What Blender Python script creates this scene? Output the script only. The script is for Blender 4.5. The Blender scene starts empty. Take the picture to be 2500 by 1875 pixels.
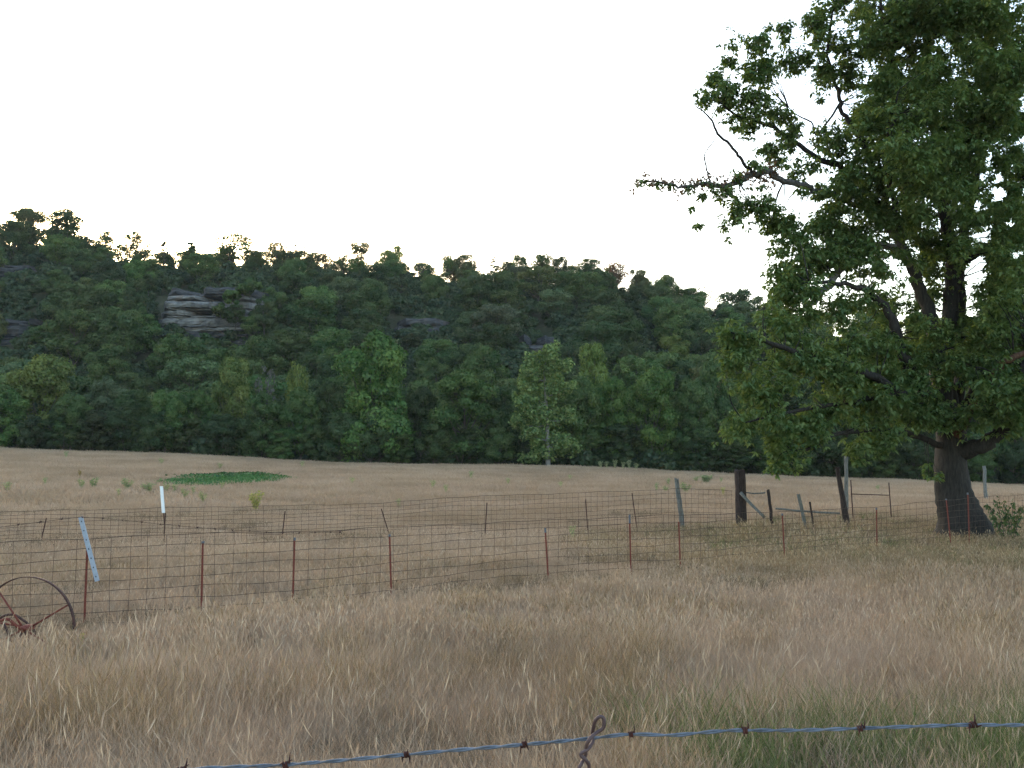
import bpy, bmesh, math, random
import numpy as np
from mathutils import Vector, Matrix
R = math.radians
rng = np.random.default_rng(7)
random.seed(7)
SC = bpy.context.scene
COL = SC.collection

# ---------------------------------------------------------------- camera, sky, sun, exposure
F = 2401.0                    # focal length in photograph pixels (2500 wide)
EYE = 1.5                     # eye height; the ground under the camera is z = 0
PITCH = math.atan((1130 - 937.5) / F)
cam_d = bpy.data.cameras.new('camera'); cam = bpy.data.objects.new('camera', cam_d); COL.objects.link(cam)
cam.location = (0, 0, EYE); cam.rotation_euler = (R(90) + PITCH, 0, 0)
cam_d.sensor_width = 36; cam_d.lens = 36 * F / 2500; cam_d.clip_start = 0.05; cam_d.clip_end = 3000
SC.camera = cam

SUN_EL, SUN_AZ = 9.0, -24.0   # low sun behind the wooded ridge, a little left of the view
world = bpy.data.worlds.new('World'); SC.world = world; world.use_nodes = True
wn = world.node_tree; wn.nodes.clear()
sky = wn.nodes.new('ShaderNodeTexSky'); sky.sky_type = 'NISHITA'; sky.sun_disc = False
sky.sun_elevation = R(SUN_EL); sky.sun_rotation = R(SUN_AZ)
sky.altitude = 300; sky.air_density = 1.0; sky.dust_density = 2.5; sky.ozone_density = 1.0
bg = wn.nodes.new('ShaderNodeBackground'); bg.inputs['Strength'].default_value = 0.15
wo = wn.nodes.new('ShaderNodeOutputWorld')
wn.links.new(sky.outputs[0], bg.inputs[0]); wn.links.new(bg.outputs[0], wo.inputs[0])
sun_d = bpy.data.lights.new('sun', 'SUN'); sun_d.energy = 2.0; sun_d.angle = R(0.5); sun_d.color = (1.0, 0.80, 0.56)
sun = bpy.data.objects.new('sun', sun_d); COL.objects.link(sun)
sd = Vector((math.sin(R(SUN_AZ)) * math.cos(R(SUN_EL)), math.cos(R(SUN_AZ)) * math.cos(R(SUN_EL)), math.sin(R(SUN_EL))))
sun.rotation_euler = sd.to_track_quat('Z', 'Y').to_euler(); sun.location = (0, -10, 40)
SC.view_settings.view_transform = 'Standard'; SC.view_settings.look = 'None'
SC.view_settings.exposure = 2.42; SC.view_settings.gamma = 1.0
SC.render.engine = 'CYCLES'
SC.cycles.max_bounces = 5; SC.cycles.diffuse_bounces = 3; SC.cycles.transmission_bounces = 3; SC.cycles.transparent_max_bounces = 4
SC.cycles.use_denoising = True; SC.cycles.denoiser = 'OPENIMAGEDENOISE'; SC.cycles.denoising_input_passes = 'RGB_ALBEDO_NORMAL'; SC.cycles.denoising_prefilter = 'NONE'

# ---------------------------------------------------------------- small helpers
def P(px, py, y):
    """photograph pixel and distance ahead (metres) -> world point"""
    a, b = (px - 1250) / F, (937.5 - py) / F
    c, s = math.cos(PITCH), math.sin(PITCH)
    fy, fz = c - b * s, s + b * c
    k = y / fy
    return Vector((a * k, y, EYE + fz * k))
def proj(x, y, z):
    c, s = math.cos(PITCH), math.sin(PITCH)
    d = y * c + (z - EYE) * s; u = -y * s + (z - EYE) * c
    return 1250 + F * x / d, 937.5 - F * u / d
def sstep(t):
    t = np.clip(t, 0, 1); return t * t * (3 - 2 * t)
def tag(o, label=None, cat=None, group=None, kind=None):
    if label: o['label'] = label
    if cat: o['category'] = cat
    if group: o['group'] = group
    if kind: o['kind'] = kind
    return o
def mesh(name, V, Fc, mats=(), smooth=False, attrs=None, normals=None):
    me = bpy.data.meshes.new(name); V = np.asarray(V, dtype=np.float32).reshape(-1, 3)
    if isinstance(Fc, np.ndarray) and Fc.ndim == 2:
        n, k = Fc.shape
        me.vertices.add(len(V)); me.vertices.foreach_set('co', V.ravel())
        me.loops.add(n * k); me.loops.foreach_set('vertex_index', Fc.astype(np.int32).ravel())
        me.polygons.add(n); me.polygons.foreach_set('loop_start', np.arange(0, n * k, k, dtype=np.int32))
        me.update(calc_edges=True)
    else:
        me.from_pydata([tuple(v) for v in V], [], [tuple(f) for f in Fc]); me.update()
    for m in mats: me.materials.append(m)
    for k_, v_ in (attrs or {}).items():
        at = me.attributes.new(k_, 'FLOAT', 'POINT'); at.data.foreach_set('value', np.asarray(v_, dtype=np.float32))
    if smooth or normals is not None: me.polygons.foreach_set('use_smooth', np.ones(len(me.polygons), dtype=bool))
    if normals is not None:
        N = np.asarray(normals, np.float32); N = N / (np.linalg.norm(N, axis=1)[:, None] + 1e-9)
        me.normals_split_custom_set_from_vertices([tuple(n_) for n_ in N])
    return me
def obj(name, me, parent=None, loc=None):
    o = bpy.data.objects.new(name, me); COL.objects.link(o)
    if parent is not None: o.parent = parent
    if loc is not None: o.location = loc
    return o
def empty(name, loc, rz=0.0):
    o = bpy.data.objects.new(name, None); COL.objects.link(o); o.location = loc; o.rotation_euler = (0, 0, rz)
    o.empty_display_size = 0.3
    return o
def copy_tree(o, parent=None):
    c = o.copy(); COL.objects.link(c)
    if parent is not None: c.parent = parent
    for ch in o.children: copy_tree(ch, c)
    return c
def smooth_path(pts, radii, per=4):
    pts = [np.array(p, float) for p in pts]; n = len(pts)
    if n < 3: return np.array(pts), np.array(radii, float)
    out, rr = [], []
    for i in range(n - 1):
        p0, p1, p2, p3 = pts[max(i - 1, 0)], pts[i], pts[i + 1], pts[min(i + 2, n - 1)]
        for k in range(per):
            t = k / per
            out.append(.5 * (2 * p1 + (p2 - p0) * t + (2 * p0 - 5 * p1 + 4 * p2 - p3) * t * t + (3 * p1 - p0 - 3 * p2 + p3) * t ** 3))
            rr.append(radii[i] * (1 - t) + radii[i + 1] * t)
    out.append(pts[-1]); rr.append(radii[-1])
    return np.array(out), np.array(rr, float)
def tube(pts, radii, sides=8, wob=0.0, cap=True, closed=False):
    pts = np.asarray(pts, float); n = len(pts)
    if closed: T = np.roll(pts, -1, 0) - np.roll(pts, 1, 0)
    else: T = np.gradient(pts, axis=0)
    T /= np.linalg.norm(T, axis=1)[:, None] + 1e-9
    a = np.array([0, 0, 1.0]) if abs(T[0, 2]) < .9 else np.array([1.0, 0, 0])
    u = np.cross(T[0], a); u /= np.linalg.norm(u)
    V = []
    ang = np.linspace(0, 2 * np.pi, sides, endpoint=False)
    ph = rng.random() * 6.28
    for i in range(n):
        u = u - T[i] * np.dot(u, T[i]); u /= np.linalg.norm(u) + 1e-9
        v = np.cross(T[i], u)
        r = radii[i] * (1 + wob * np.sin(3 * ang + ph + i * .4) * .5 + wob * (rng.random(sides) - .5)) if wob else np.full(sides, radii[i])
        V.append(pts[i] + np.outer(np.cos(ang) * r, u) + np.outer(np.sin(ang) * r, v))
    V = np.concatenate(V)
    Fc = []
    m = n if closed else n - 1
    for i in range(m):
        j = (i + 1) % n
        for k in range(sides):
            k2 = (k + 1) % sides
            Fc.append((i * sides + k, i * sides + k2, j * sides + k2, j * sides + k))
    if cap and not closed:
        Fc.append(tuple(range(sides - 1, -1, -1))); Fc.append(tuple((n - 1) * sides + k for k in range(sides)))
    return V, Fc
class MB:
    def __init__(s): s.V, s.F, s.n = [], [], 0
    def add(s, V, Fc):
        s.V.append(np.asarray(V, float)); s.F += [tuple(i + s.n for i in f) for f in Fc]; s.n += len(V); return s
    def tube(s, pts, r, sides=8, wob=0.0, closed=False):
        r = np.full(len(pts), r) if np.isscalar(r) else r
        return s.add(*tube(pts, r, sides, wob, True, closed))
    def build(s, name, mat, parent=None, smooth=True):
        return obj(name, mesh(name, np.concatenate(s.V), s.F, [mat], smooth), parent)

# ---------------------------------------------------------------- materials
def nodes(name):
    m = bpy.data.materials.new(name); m.use_nodes = True; t = m.node_tree; t.nodes.clear()
    out = t.nodes.new('ShaderNodeOutputMaterial')
    return m, t, out
def nd(t, typ, **kw):
    n = t.nodes.new(typ)
    for k, v in kw.items():
        if k in n.inputs: n.inputs[k].default_value = v
        else: setattr(n, k, v)
    return n
def ramp(t, fac, stops):
    r = t.nodes.new('ShaderNodeValToRGB'); e = r.color_ramp.elements
    while len(e) < len(stops): e.new(0.5)
    for i, (p, c) in enumerate(stops): e[i].position = p; e[i].color = (*c, 1)
    t.links.new(fac, r.inputs[0]); return r.outputs[0]
def mixc(t, fac, a, b, mode='MIX'):
    n = t.nodes.new('ShaderNodeMix'); n.data_type = 'RGBA'; n.blend_type = mode
    for sock, v in ((n.inputs[0], fac), (n.inputs[6], a), (n.inputs[7], b)):
        if hasattr(v, 'links'): t.links.new(v, sock)
        else: sock.default_value = v if not isinstance(v, tuple) else (*v, 1)
    return n.outputs[2]
def noise(t, scale, detail=4, coord='Object', vec=None, rough=.55):
    n = nd(t, 'ShaderNodeTexNoise'); n.inputs['Scale'].default_value = scale; n.inputs['Detail'].default_value = detail; n.inputs['Roughness'].default_value = rough
    if vec is None:
        tc = nd(t, 'ShaderNodeTexCoord') if coord != 'World' else nd(t, 'ShaderNodeNewGeometry')
        vec = tc.outputs[coord] if coord != 'World' else tc.outputs['Position']
    t.links.new(vec, n.inputs['Vector']); return n.outputs[0]
def bump(t, h, strength=.5, dist=.02):
    b = nd(t, 'ShaderNodeBump'); b.inputs['Strength'].default_value = strength; b.inputs['Distance'].default_value = dist
    t.links.new(h, b.inputs['Height']); return b.outputs[0]
def principled(t, out, color, rough=.8, normal=None, metal=0.0, spec=.3):
    p = nd(t, 'ShaderNodeBsdfPrincipled'); p.inputs['Roughness'].default_value = rough; p.inputs['Metallic'].default_value = metal
    p.inputs['Specular IOR Level'].default_value = spec
    if hasattr(color, 'links'): t.links.new(color, p.inputs['Base Color'])
    else: p.inputs['Base Color'].default_value = (*color, 1)
    if normal is not None: t.links.new(normal, p.inputs['Normal'])
    t.links.new(p.outputs[0], out.inputs[0]); return p

def leaf_material(name, trans=.3, fixed=None):
    """object colour times a per-leaf tint; thin leaves let some light through"""
    m, t, out = nodes(name)
    if fixed is None: base = nd(t, 'ShaderNodeObjectInfo').outputs['Color']
    else:
        c = nd(t, 'ShaderNodeRGB'); c.outputs[0].default_value = (*fixed, 1); base = c.outputs[0]
    at = nd(t, 'ShaderNodeAttribute', attribute_name='tint')
    hsv = nd(t, 'ShaderNodeHueSaturation'); t.links.new(base, hsv.inputs['Color'])
    mr = nd(t, 'ShaderNodeMapRange'); t.links.new(at.outputs['Fac'], mr.inputs[0])
    mr.inputs[3].default_value = .455; mr.inputs[4].default_value = .52
    mr2 = nd(t, 'ShaderNodeMapRange'); t.links.new(at.outputs['Fac'], mr2.inputs[0]); mr2.inputs[3].default_value = 1.45; mr2.inputs[4].default_value = .62
    t.links.new(mr.outputs[0], hsv.inputs['Hue']); t.links.new(mr2.outputs[0], hsv.inputs['Value'])
    d = nd(t, 'ShaderNodeBsdfDiffuse'); t.links.new(hsv.outputs[0], d.inputs[0])
    tr = nd(t, 'ShaderNodeBsdfTranslucent'); g = nd(t, 'ShaderNodeBsdfGlossy'); g.inputs['Roughness'].default_value = .5
    tc = mixc(t, 1.0, hsv.outputs[0], (1.25, 1.15, .55), 'MULTIPLY'); t.links.new(tc, tr.inputs[0])
    mx = nd(t, 'ShaderNodeMixShader'); mx.inputs[0].default_value = trans
    t.links.new(d.outputs[0], mx.inputs[1]); t.links.new(tr.outputs[0], mx.inputs[2])
    m2 = nd(t, 'ShaderNodeMixShader'); m2.inputs[0].default_value = .025
    t.links.new(mx.outputs[0], m2.inputs[1]); t.links.new(g.outputs[0], m2.inputs[2])
    t.links.new(m2.outputs[0], out.inputs[0])
    return m
def bark_material(name, c1, c2, scale=3.0, stretch=6.0):
    m, t, out = nodes(name)
    tc = nd(t, 'ShaderNodeTexCoord'); mp = nd(t, 'ShaderNodeMapping'); mp.inputs['Scale'].default_value = (stretch, stretch, 1)
    t.links.new(tc.outputs['Object'], mp.inputs[0])
    n1 = noise(t, scale, 6, vec=mp.outputs[0], rough=.65); n2 = noise(t, .7, 3)
    c = ramp(t, n1, [(.35, c1), (.65, c2)]); c = mixc(t, n2, c, (.6, .6, .55), 'MULTIPLY')
    principled(t, out, c, .9, bump(t, n1, .9, .03)); return m
def rust_material(name, a, b, rough=.75):
    m, t, out = nodes(name)
    n1 = noise(t, 26, 5); n2 = noise(t, 5, 3)
    c = mixc(t, n2, ramp(t, n1, [(.35, a), (.68, b)]), (.75, .72, .7), 'MULTIPLY')
    principled(t, out, c, rough, bump(t, n1, .35, .003), metal=.1); return m
def plain_material(name, c, rough=.6, var=.25, scale=8, metal=0.0):
    m, t, out = nodes(name)
    n1 = noise(t, scale, 5)
    cc = ramp(t, n1, [(.3, tuple(x * (1 - var) for x in c)), (.7, tuple(min(1, x * (1 + var)) for x in c))])
    principled(t, out, cc, rough, bump(t, n1, .2, .004), metal=metal); return m

M = {}
M['leaf'] = leaf_material('leaf', .38); M['leaf_far'] = leaf_material('leaf_far', .22)
M['bark'] = bark_material('bark_grey', (.016, .0135, .012), (.052, .044, .038))
M['bark_far'] = plain_material('bark_far', (.085, .075, .06), .9, .4, .8)
M['bark_pale'] = plain_material('bark_pale', (.20, .185, .165), .85, .4, 1.2)
M['bark_red'] = bark_material('bark_reddish', (.07, .035, .022), (.19, .10, .065))
M['deadwood'] = bark_material('deadwood', (.16, .15, .145), (.34, .32, .31), 4)
M['limb_grey'] = bark_material('limb_grey', (.05, .046, .042), (.17, .155, .145), 4)
M['wood_grey'] = bark_material('weathered_wood', (.10, .10, .095), (.27, .27, .255), 5, 9)
M['wood_dark'] = bark_material('dark_wood', (.018, .013, .012), (.085, .06, .055), 5, 9)
M['rust_red'] = rust_material('rust_red', (.16, .035, .025), (.24, .07, .045))
M['rust_dark'] = rust_material('rust_dark', (.045, .022, .02), (.12, .055, .042))
M['rust_wire'] = rust_material('rust_wire', (.055, .035, .028), (.12, .075, .055))
M['tip'] = plain_material('tip_paint_hole_shade', (.10, .11, .13), .6)
M['white_plastic'] = plain_material('white_plastic', (.78, .80, .80), .45, .04)
M['galv_paint'] = plain_material('pale_blue_paint', (.31, .35, .41), .5, .12, 14)
M['steel'] = plain_material('galvanised_steel', (.13, .145, .175), .6, .45, 60, metal=.3)
M['barb'] = rust_material('rust_barb', (.035, .012, .01), (.11, .035, .025))
M['stay'] = rust_material('stay_wire_brown', (.06, .035, .035), (.13, .085, .085), .5)

def grass_material(name, stops, tan_shift=True):
    m, t, out = nodes(name)
    at = nd(t, 'ShaderNodeAttribute', attribute_name='tint')
    c = ramp(t, at.outputs['Fac'], stops)
    if tan_shift:
        big = noise(t, .16, 4, 'World'); mid = noise(t, .9, 3, 'World')
        c = mixc(t, ramp(t, big, [(.38, (0, 0, 0)), (.64, (1, 1, 1))]), c, mixc(t, 1.0, c, (.79, .78, .74), 'MULTIPLY'))
        c = mixc(t, ramp(t, mid, [(.45, (0, 0, 0)), (.75, (.8, .8, .8))]), c, mixc(t, 1.0, c, (1.04, .97, .86), 'MULTIPLY'))
    d = nd(t, 'ShaderNodeBsdfDiffuse'); t.links.new(c, d.inputs[0])
    tr = nd(t, 'ShaderNodeBsdfTranslucent'); t.links.new(c, tr.inputs[0])
    mx = nd(t, 'ShaderNodeMixShader'); mx.inputs[0].default_value = .25
    t.links.new(d.outputs[0], mx.inputs[1]); t.links.new(tr.outputs[0], mx.inputs[2]); t.links.new(mx.outputs[0], out.inputs[0])
    return m
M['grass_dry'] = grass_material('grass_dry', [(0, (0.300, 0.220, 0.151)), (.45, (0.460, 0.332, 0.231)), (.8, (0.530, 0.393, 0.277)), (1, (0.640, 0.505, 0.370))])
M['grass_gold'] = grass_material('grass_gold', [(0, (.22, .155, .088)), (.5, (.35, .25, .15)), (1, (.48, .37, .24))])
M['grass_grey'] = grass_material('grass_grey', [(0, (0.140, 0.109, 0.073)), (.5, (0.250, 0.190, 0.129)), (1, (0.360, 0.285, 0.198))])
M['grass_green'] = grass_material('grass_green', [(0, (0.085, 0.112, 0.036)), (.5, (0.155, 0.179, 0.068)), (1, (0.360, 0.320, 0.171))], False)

# ---------------------------------------------------------------- terrain
EX = [-1500, -600, 0, 400, 800, 1000, 1500, 2000, 2500, 3100, 4000]
EY = [1060, 1080, 1098, 1113, 1132, 1136, 1146, 1169, 1188, 1205, 1225]
YS = [-60, -5, 0, 3, 6, 10, 17, 25, 33, 45]
ZS = [.6, .05, 0, -.15, -.45, -.90, -1.25, -1.25, -1.2, -.95]
RX = [-1200, -400, 0, 100, 200, 300, 400, 560, 700, 850, 960, 1130, 1300, 1450, 1600, 1680, 1740, 1900, 2100, 2500, 3200, 4200]
RY = [594, 594, 606, 606, 634, 649, 659, 655, 665, 680, 685, 695, 695, 705, 732, 763, 788, 810, 836, 870, 928, 988]
YR = 265.0
def terrain(x, y):
    x = np.asarray(x, float); y = np.asarray(y, float)
    px = 1250 + F * x / np.maximum(y, 32.0)
    z1 = np.interp(y, YS, ZS)
    zf = EYE + (1130 - np.interp(px, EX, EY)) / F * 130
    t = np.clip((y - 45) / 85, 0, 1.2)
    z = np.where(y <= 45, z1, ZS[-1] + (zf - ZS[-1]) * (t * .75 + .25 * t * t))
    z = z + .35 * np.exp(-((y - 60) / 7) ** 2) * sstep((620 - px) / 500) * sstep((y - 45) / 10)
    z = z + .07 * np.sin(x * .55 + y * .21) * np.cos(y * .43 - x * .17) * sstep((y - 4) / 8) + .10 * np.sin(x * .13 + 1) * np.sin(y * .11) * sstep((y - 12) / 20)
    # beyond the field: a dip with the creek trees, then the hill
    zr = EYE + (1130 - np.interp(px, RX, RY)) / F * YR
    s = np.clip((y - 150) / (YR - 150), 0, 1)
    zb = zf - 1.2
    hill = zb + (zr - zb) * (s * .55 + .45 * sstep(s)) + 1.2 * np.sin(x * .09 + 2) * np.sin(y * .07) * s * (1 - s) * 4
    hill = np.where(y > YR, zr - .04 * (y - YR) - .0002 * (y - YR) ** 2, hill)
    k = sstep((y - 131) / 19)
    return z * (1 - k) + hill * k
def tz(x, y): return float(terrain(np.array([x]), np.array([y]))[0])
def at_px(px, y):
    x = (px - 1250) / F * y; return Vector((x, y, tz(x, y)))

def sheet(name, ys, us, wx, mat):
    Y, U = np.meshgrid(ys, us, indexing='ij')
    X = U * (wx[0] + wx[1] * np.maximum(Y, 0)); Z = terrain(X, Y)
    n, m = X.shape; V = np.stack([X, Y, Z], -1).reshape(-1, 3)
    i = (np.arange(n - 1)[:, None] * m + np.arange(m - 1)[None]).ravel()
    Fc = np.stack([i, i + 1, i + m + 1, i + m], 1)
    return obj(name, mesh(name, V, Fc, [mat], True))
m, t, out = nodes('field_ground')
n1 = noise(t, 2.2, 6, 'World'); n2 = noise(t, .12, 4, 'World'); n3 = noise(t, 30, 3, 'World')
c = ramp(t, n1, [(.3, (0.240, 0.167, 0.109)), (.55, (0.330, 0.233, 0.151)), (.75, (0.400, 0.284, 0.185))])
c = mixc(t, ramp(t, n2, [(.4, (0, 0, 0)), (.65, (1, 1, 1))]), c, mixc(t, 1.0, c, (.85, .82, .76), 'MULTIPLY'))
principled(t, out, c, .95, bump(t, n3, .8, .05), spec=.1); M['field'] = m
m, t, out = nodes('hill_ground')
n1 = noise(t, .25, 6, 'World'); n2 = noise(t, 1.5, 4, 'World')
c = ramp(t, n1, [(.35, (.03, .034, .016)), (.6, (.055, .055, .03)), (.8, (.09, .075, .05))])
geo = nd(t, 'ShaderNodeNewGeometry'); sx = nd(t, 'ShaderNodeSeparateXYZ'); t.links.new(geo.outputs['Position'], sx.inputs[0])
mrx = nd(t, 'ShaderNodeMapRange'); t.links.new(sx.outputs[0], mrx.inputs[0]); mrx.inputs[1].default_value = 40; mrx.inputs[2].default_value = 52
mry = nd(t, 'ShaderNodeMapRange'); t.links.new(sx.outputs[1], mry.inputs[0]); mry.inputs[1].default_value = 236; mry.inputs[2].default_value = 246
mm = nd(t, 'ShaderNodeMath', operation='MULTIPLY'); t.links.new(mrx.outputs[0], mm.inputs[0]); t.links.new(mry.outputs[0], mm.inputs[1])
c = mixc(t, mm.outputs[0], c, (.30, .20, .12))
principled(t, out, c, .95, bump(t, n2, .8, .3), spec=.1); M['hill'] = m
ys_f = np.concatenate([np.arange(-60, 0, 4), np.arange(0, 45, .6), np.arange(45, 150, 2.0), [150]])
sheet('field', ys_f, np.linspace(-1, 1, 161), (26, .9), M['field'])['kind'] = 'structure'
ys_h = np.concatenate([np.arange(150, 280, 2.5), np.arange(280, 900, 40)])
sheet('hillside', ys_h, np.linspace(-1, 1, 181), (26, .9), M['hill'])['kind'] = 'structure'

# ---------------------------------------------------------------- scattering (only for grass and other uncountable growth)
def scatter(name, pts, rz, scl, idx, protos, tilt=None):
    n = len(pts)
    me = bpy.data.meshes.new(name); me.vertices.add(n); me.vertices.foreach_set('co', np.asarray(pts, np.float32).ravel())
    rot = np.zeros((n, 3), np.float32); rot[:, 2] = rz
    if tilt is not None: rot[:, :2] = tilt
    a = me.attributes.new('rot', 'FLOAT_VECTOR', 'POINT'); a.data.foreach_set('vector', rot.ravel())
    s3 = np.asarray(scl, np.float32)
    if s3.ndim == 1: s3 = np.stack([s3] * 3, 1)
    a = me.attributes.new('scl', 'FLOAT_VECTOR', 'POINT'); a.data.foreach_set('vector', s3.astype(np.float32).ravel())
    a = me.attributes.new('idx', 'INT', 'POINT'); a.data.foreach_set('value', np.asarray(idx, np.int32))
    o = obj(name, me); o['kind'] = 'stuff'
    g = bpy.data.node_groups.new(name + '_nodes', 'GeometryNodeTree')
    g.interface.new_socket('Geometry', in_out='INPUT', socket_type='NodeSocketGeometry'); g.interface.new_socket('Geometry', in_out='OUTPUT', socket_type='NodeSocketGeometry')
    gi, go = g.nodes.new('NodeGroupInput'), g.nodes.new('NodeGroupOutput')
    iop = g.nodes.new('GeometryNodeInstanceOnPoints'); join = g.nodes.new('GeometryNodeJoinGeometry')
    for p in reversed(protos):
        oi = g.nodes.new('GeometryNodeObjectInfo'); oi.inputs['Object'].default_value = p; oi.inputs['As Instance'].default_value = False
        gti = g.nodes.new('GeometryNodeGeometryToInstance')
        g.links.new(oi.outputs['Geometry'], gti.inputs[0]); g.links.new(gti.outputs[0], join.inputs[0])
    def na(nm, ty):
        q = g.nodes.new('GeometryNodeInputNamedAttribute'); q.data_type = ty; q.inputs['Name'].default_value = nm; return q.outputs['Attribute']
    e2r = g.nodes.new('FunctionNodeEulerToRotation'); g.links.new(na('rot', 'FLOAT_VECTOR'), e2r.inputs[0])
    iop.inputs['Pick Instance'].default_value = True
    g.links.new(gi.outputs[0], iop.inputs['Points']); g.links.new(join.outputs[0], iop.inputs['Instance'])
    g.links.new(na('idx', 'INT'), iop.inputs['Instance Index']); g.links.new(e2r.outputs[0], iop.inputs['Rotation']); g.links.new(na('scl', 'FLOAT_VECTOR'), iop.inputs['Scale'])
    g.links.new(iop.outputs[0], go.inputs[0])
    md = o.modifiers.new('scatter', 'NODES'); md.node_group = g
    return o
def proto(name, me): return bpy.data.objects.new(name, me)    # mesh source only, never linked to the scene

def blades(n, rad, hmin, hmax, w, lean=.35, seed_heads=.0, tint=(0, 1), droop=.5):
    """n curved tapering ribbons standing in a disc"""
    V, Fc, T = [], [], []
    k = 0
    for i in range(n):
        a = rng.random() * 6.283; r = rad * math.sqrt(rng.random())
        bx, by = r * math.cos(a), r * math.sin(a)
        h = hmin + (hmax - hmin) * rng.random() ** 1.4
        d = rng.random() * 6.283; l = lean * h * (0.2 + rng.random())
        dx, dy = math.cos(d) * l, math.sin(d) * l
        wd = rng.random() * 3.1416; wx, wy = math.cos(wd) * w, math.sin(wd) * w
        tn = tint[0] + (tint[1] - tint[0]) * rng.random()
        dr = droop * rng.random() ** 2
        head = rng.random() < seed_heads
        prof = [(0, 1.0), (.4, .9), (.75, .65), (1.0, .12)]
        for j, (s, ww) in enumerate(prof):
            off = s ** 1.8; z = h * (s - dr * s ** 3 * .5)
            V += [(bx + dx * off - wx * ww * .5, by + dy * off - wy * ww * .5, z), (bx + dx * off + wx * ww * .5, by + dy * off + wy * ww * .5, z)]
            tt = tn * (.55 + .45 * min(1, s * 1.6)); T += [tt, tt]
            if j: Fc.append((k + 2 * j - 2, k + 2 * j - 1, k + 2 * j + 1, k + 2 * j))
        k += 8
        if head:
            tipx, tipy, tipz = bx + dx, by + dy, h * (1 - dr * .5)
            q = w * 1.1; L = h * .16
            V += [(tipx - dx * .12, tipy - dy * .12, tipz - L * .9), (tipx + q * math.cos(wd), tipy + q * math.sin(wd), tipz - L * .4), (tipx + dx * .1, tipy + dy * .1, tipz + L * .15), (tipx - q * math.cos(wd), tipy - q * math.sin(wd), tipz - L * .4)]
            tt = min(1, tn * 1.15 + .05); T += [tt] * 4; Fc.append((k, k + 1, k + 2, k + 3)); k += 4
    return V, Fc, T
def grass_proto(name, mat, *a, **kw):
    V, Fc, T = blades(*a, **kw)
    return proto(name, mesh(name, V, Fc, [mat], attrs={'tint': T}))

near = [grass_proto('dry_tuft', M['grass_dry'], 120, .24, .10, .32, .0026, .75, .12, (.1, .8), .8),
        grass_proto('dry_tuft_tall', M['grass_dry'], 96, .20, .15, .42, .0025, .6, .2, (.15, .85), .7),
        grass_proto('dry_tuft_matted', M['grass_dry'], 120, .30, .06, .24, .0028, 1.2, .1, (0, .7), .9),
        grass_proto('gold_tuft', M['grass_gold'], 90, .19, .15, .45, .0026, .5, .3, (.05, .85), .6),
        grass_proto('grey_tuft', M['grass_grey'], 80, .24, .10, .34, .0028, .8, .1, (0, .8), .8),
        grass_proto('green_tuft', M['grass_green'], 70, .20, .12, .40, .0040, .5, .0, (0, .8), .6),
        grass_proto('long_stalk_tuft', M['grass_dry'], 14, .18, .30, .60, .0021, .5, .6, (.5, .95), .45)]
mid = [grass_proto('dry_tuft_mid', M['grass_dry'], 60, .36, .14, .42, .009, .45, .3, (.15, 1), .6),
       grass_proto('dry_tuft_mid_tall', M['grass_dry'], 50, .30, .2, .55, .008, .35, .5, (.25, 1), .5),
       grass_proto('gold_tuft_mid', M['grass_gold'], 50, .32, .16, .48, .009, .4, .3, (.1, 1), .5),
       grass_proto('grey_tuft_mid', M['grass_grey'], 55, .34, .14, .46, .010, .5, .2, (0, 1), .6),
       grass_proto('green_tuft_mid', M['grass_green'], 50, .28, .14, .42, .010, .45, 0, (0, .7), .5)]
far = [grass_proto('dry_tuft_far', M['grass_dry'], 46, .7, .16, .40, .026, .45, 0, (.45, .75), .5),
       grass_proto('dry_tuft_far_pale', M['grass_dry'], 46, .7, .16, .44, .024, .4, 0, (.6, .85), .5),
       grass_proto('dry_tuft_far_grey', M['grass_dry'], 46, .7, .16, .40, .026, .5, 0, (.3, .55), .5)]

def vnoise(x, y, s, seed=0):
    """smooth 2-d value noise"""
    r = np.random.default_rng(seed); T = r.random((64, 64))
    u, v = np.asarray(x) / s, np.asarray(y) / s
    i, j = np.floor(u).astype(int), np.floor(v).astype(int); fu, fv = sstep(u - i), sstep(v - j)
    g = lambda a, b: T[a % 64, b % 64]
    return (g(i, j) * (1 - fu) + g(i + 1, j) * fu) * (1 - fv) + (g(i, j + 1) * (1 - fu) + g(i + 1, j + 1) * fu) * fv

# fences in plan: near fence and far fence
def near_y(px):
    k = (px - 1250) / F; t_ = (7.1 + 16.5 * k) / (17.8 - 12.5 * k); return 16.5 + 12.5 * t_
NA, NB = np.array([-7.1, 16.5]), np.array([10.7, 29.0])
def far_y(px): return 30.5 + (px / 1790.0) * 7.5
FA = np.array([(0 - 1250) / F * 30.5, 30.5]); FB = np.array([(1790 - 1250) / F * 38, 38.0])
def line_dist(x, y, A, B):
    d = (B - A) / np.linalg.norm(B - A); return (x - A[0]) * -d[1] + (y - A[1]) * d[0]
TREE = at_px(2345, 34.0)

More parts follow.
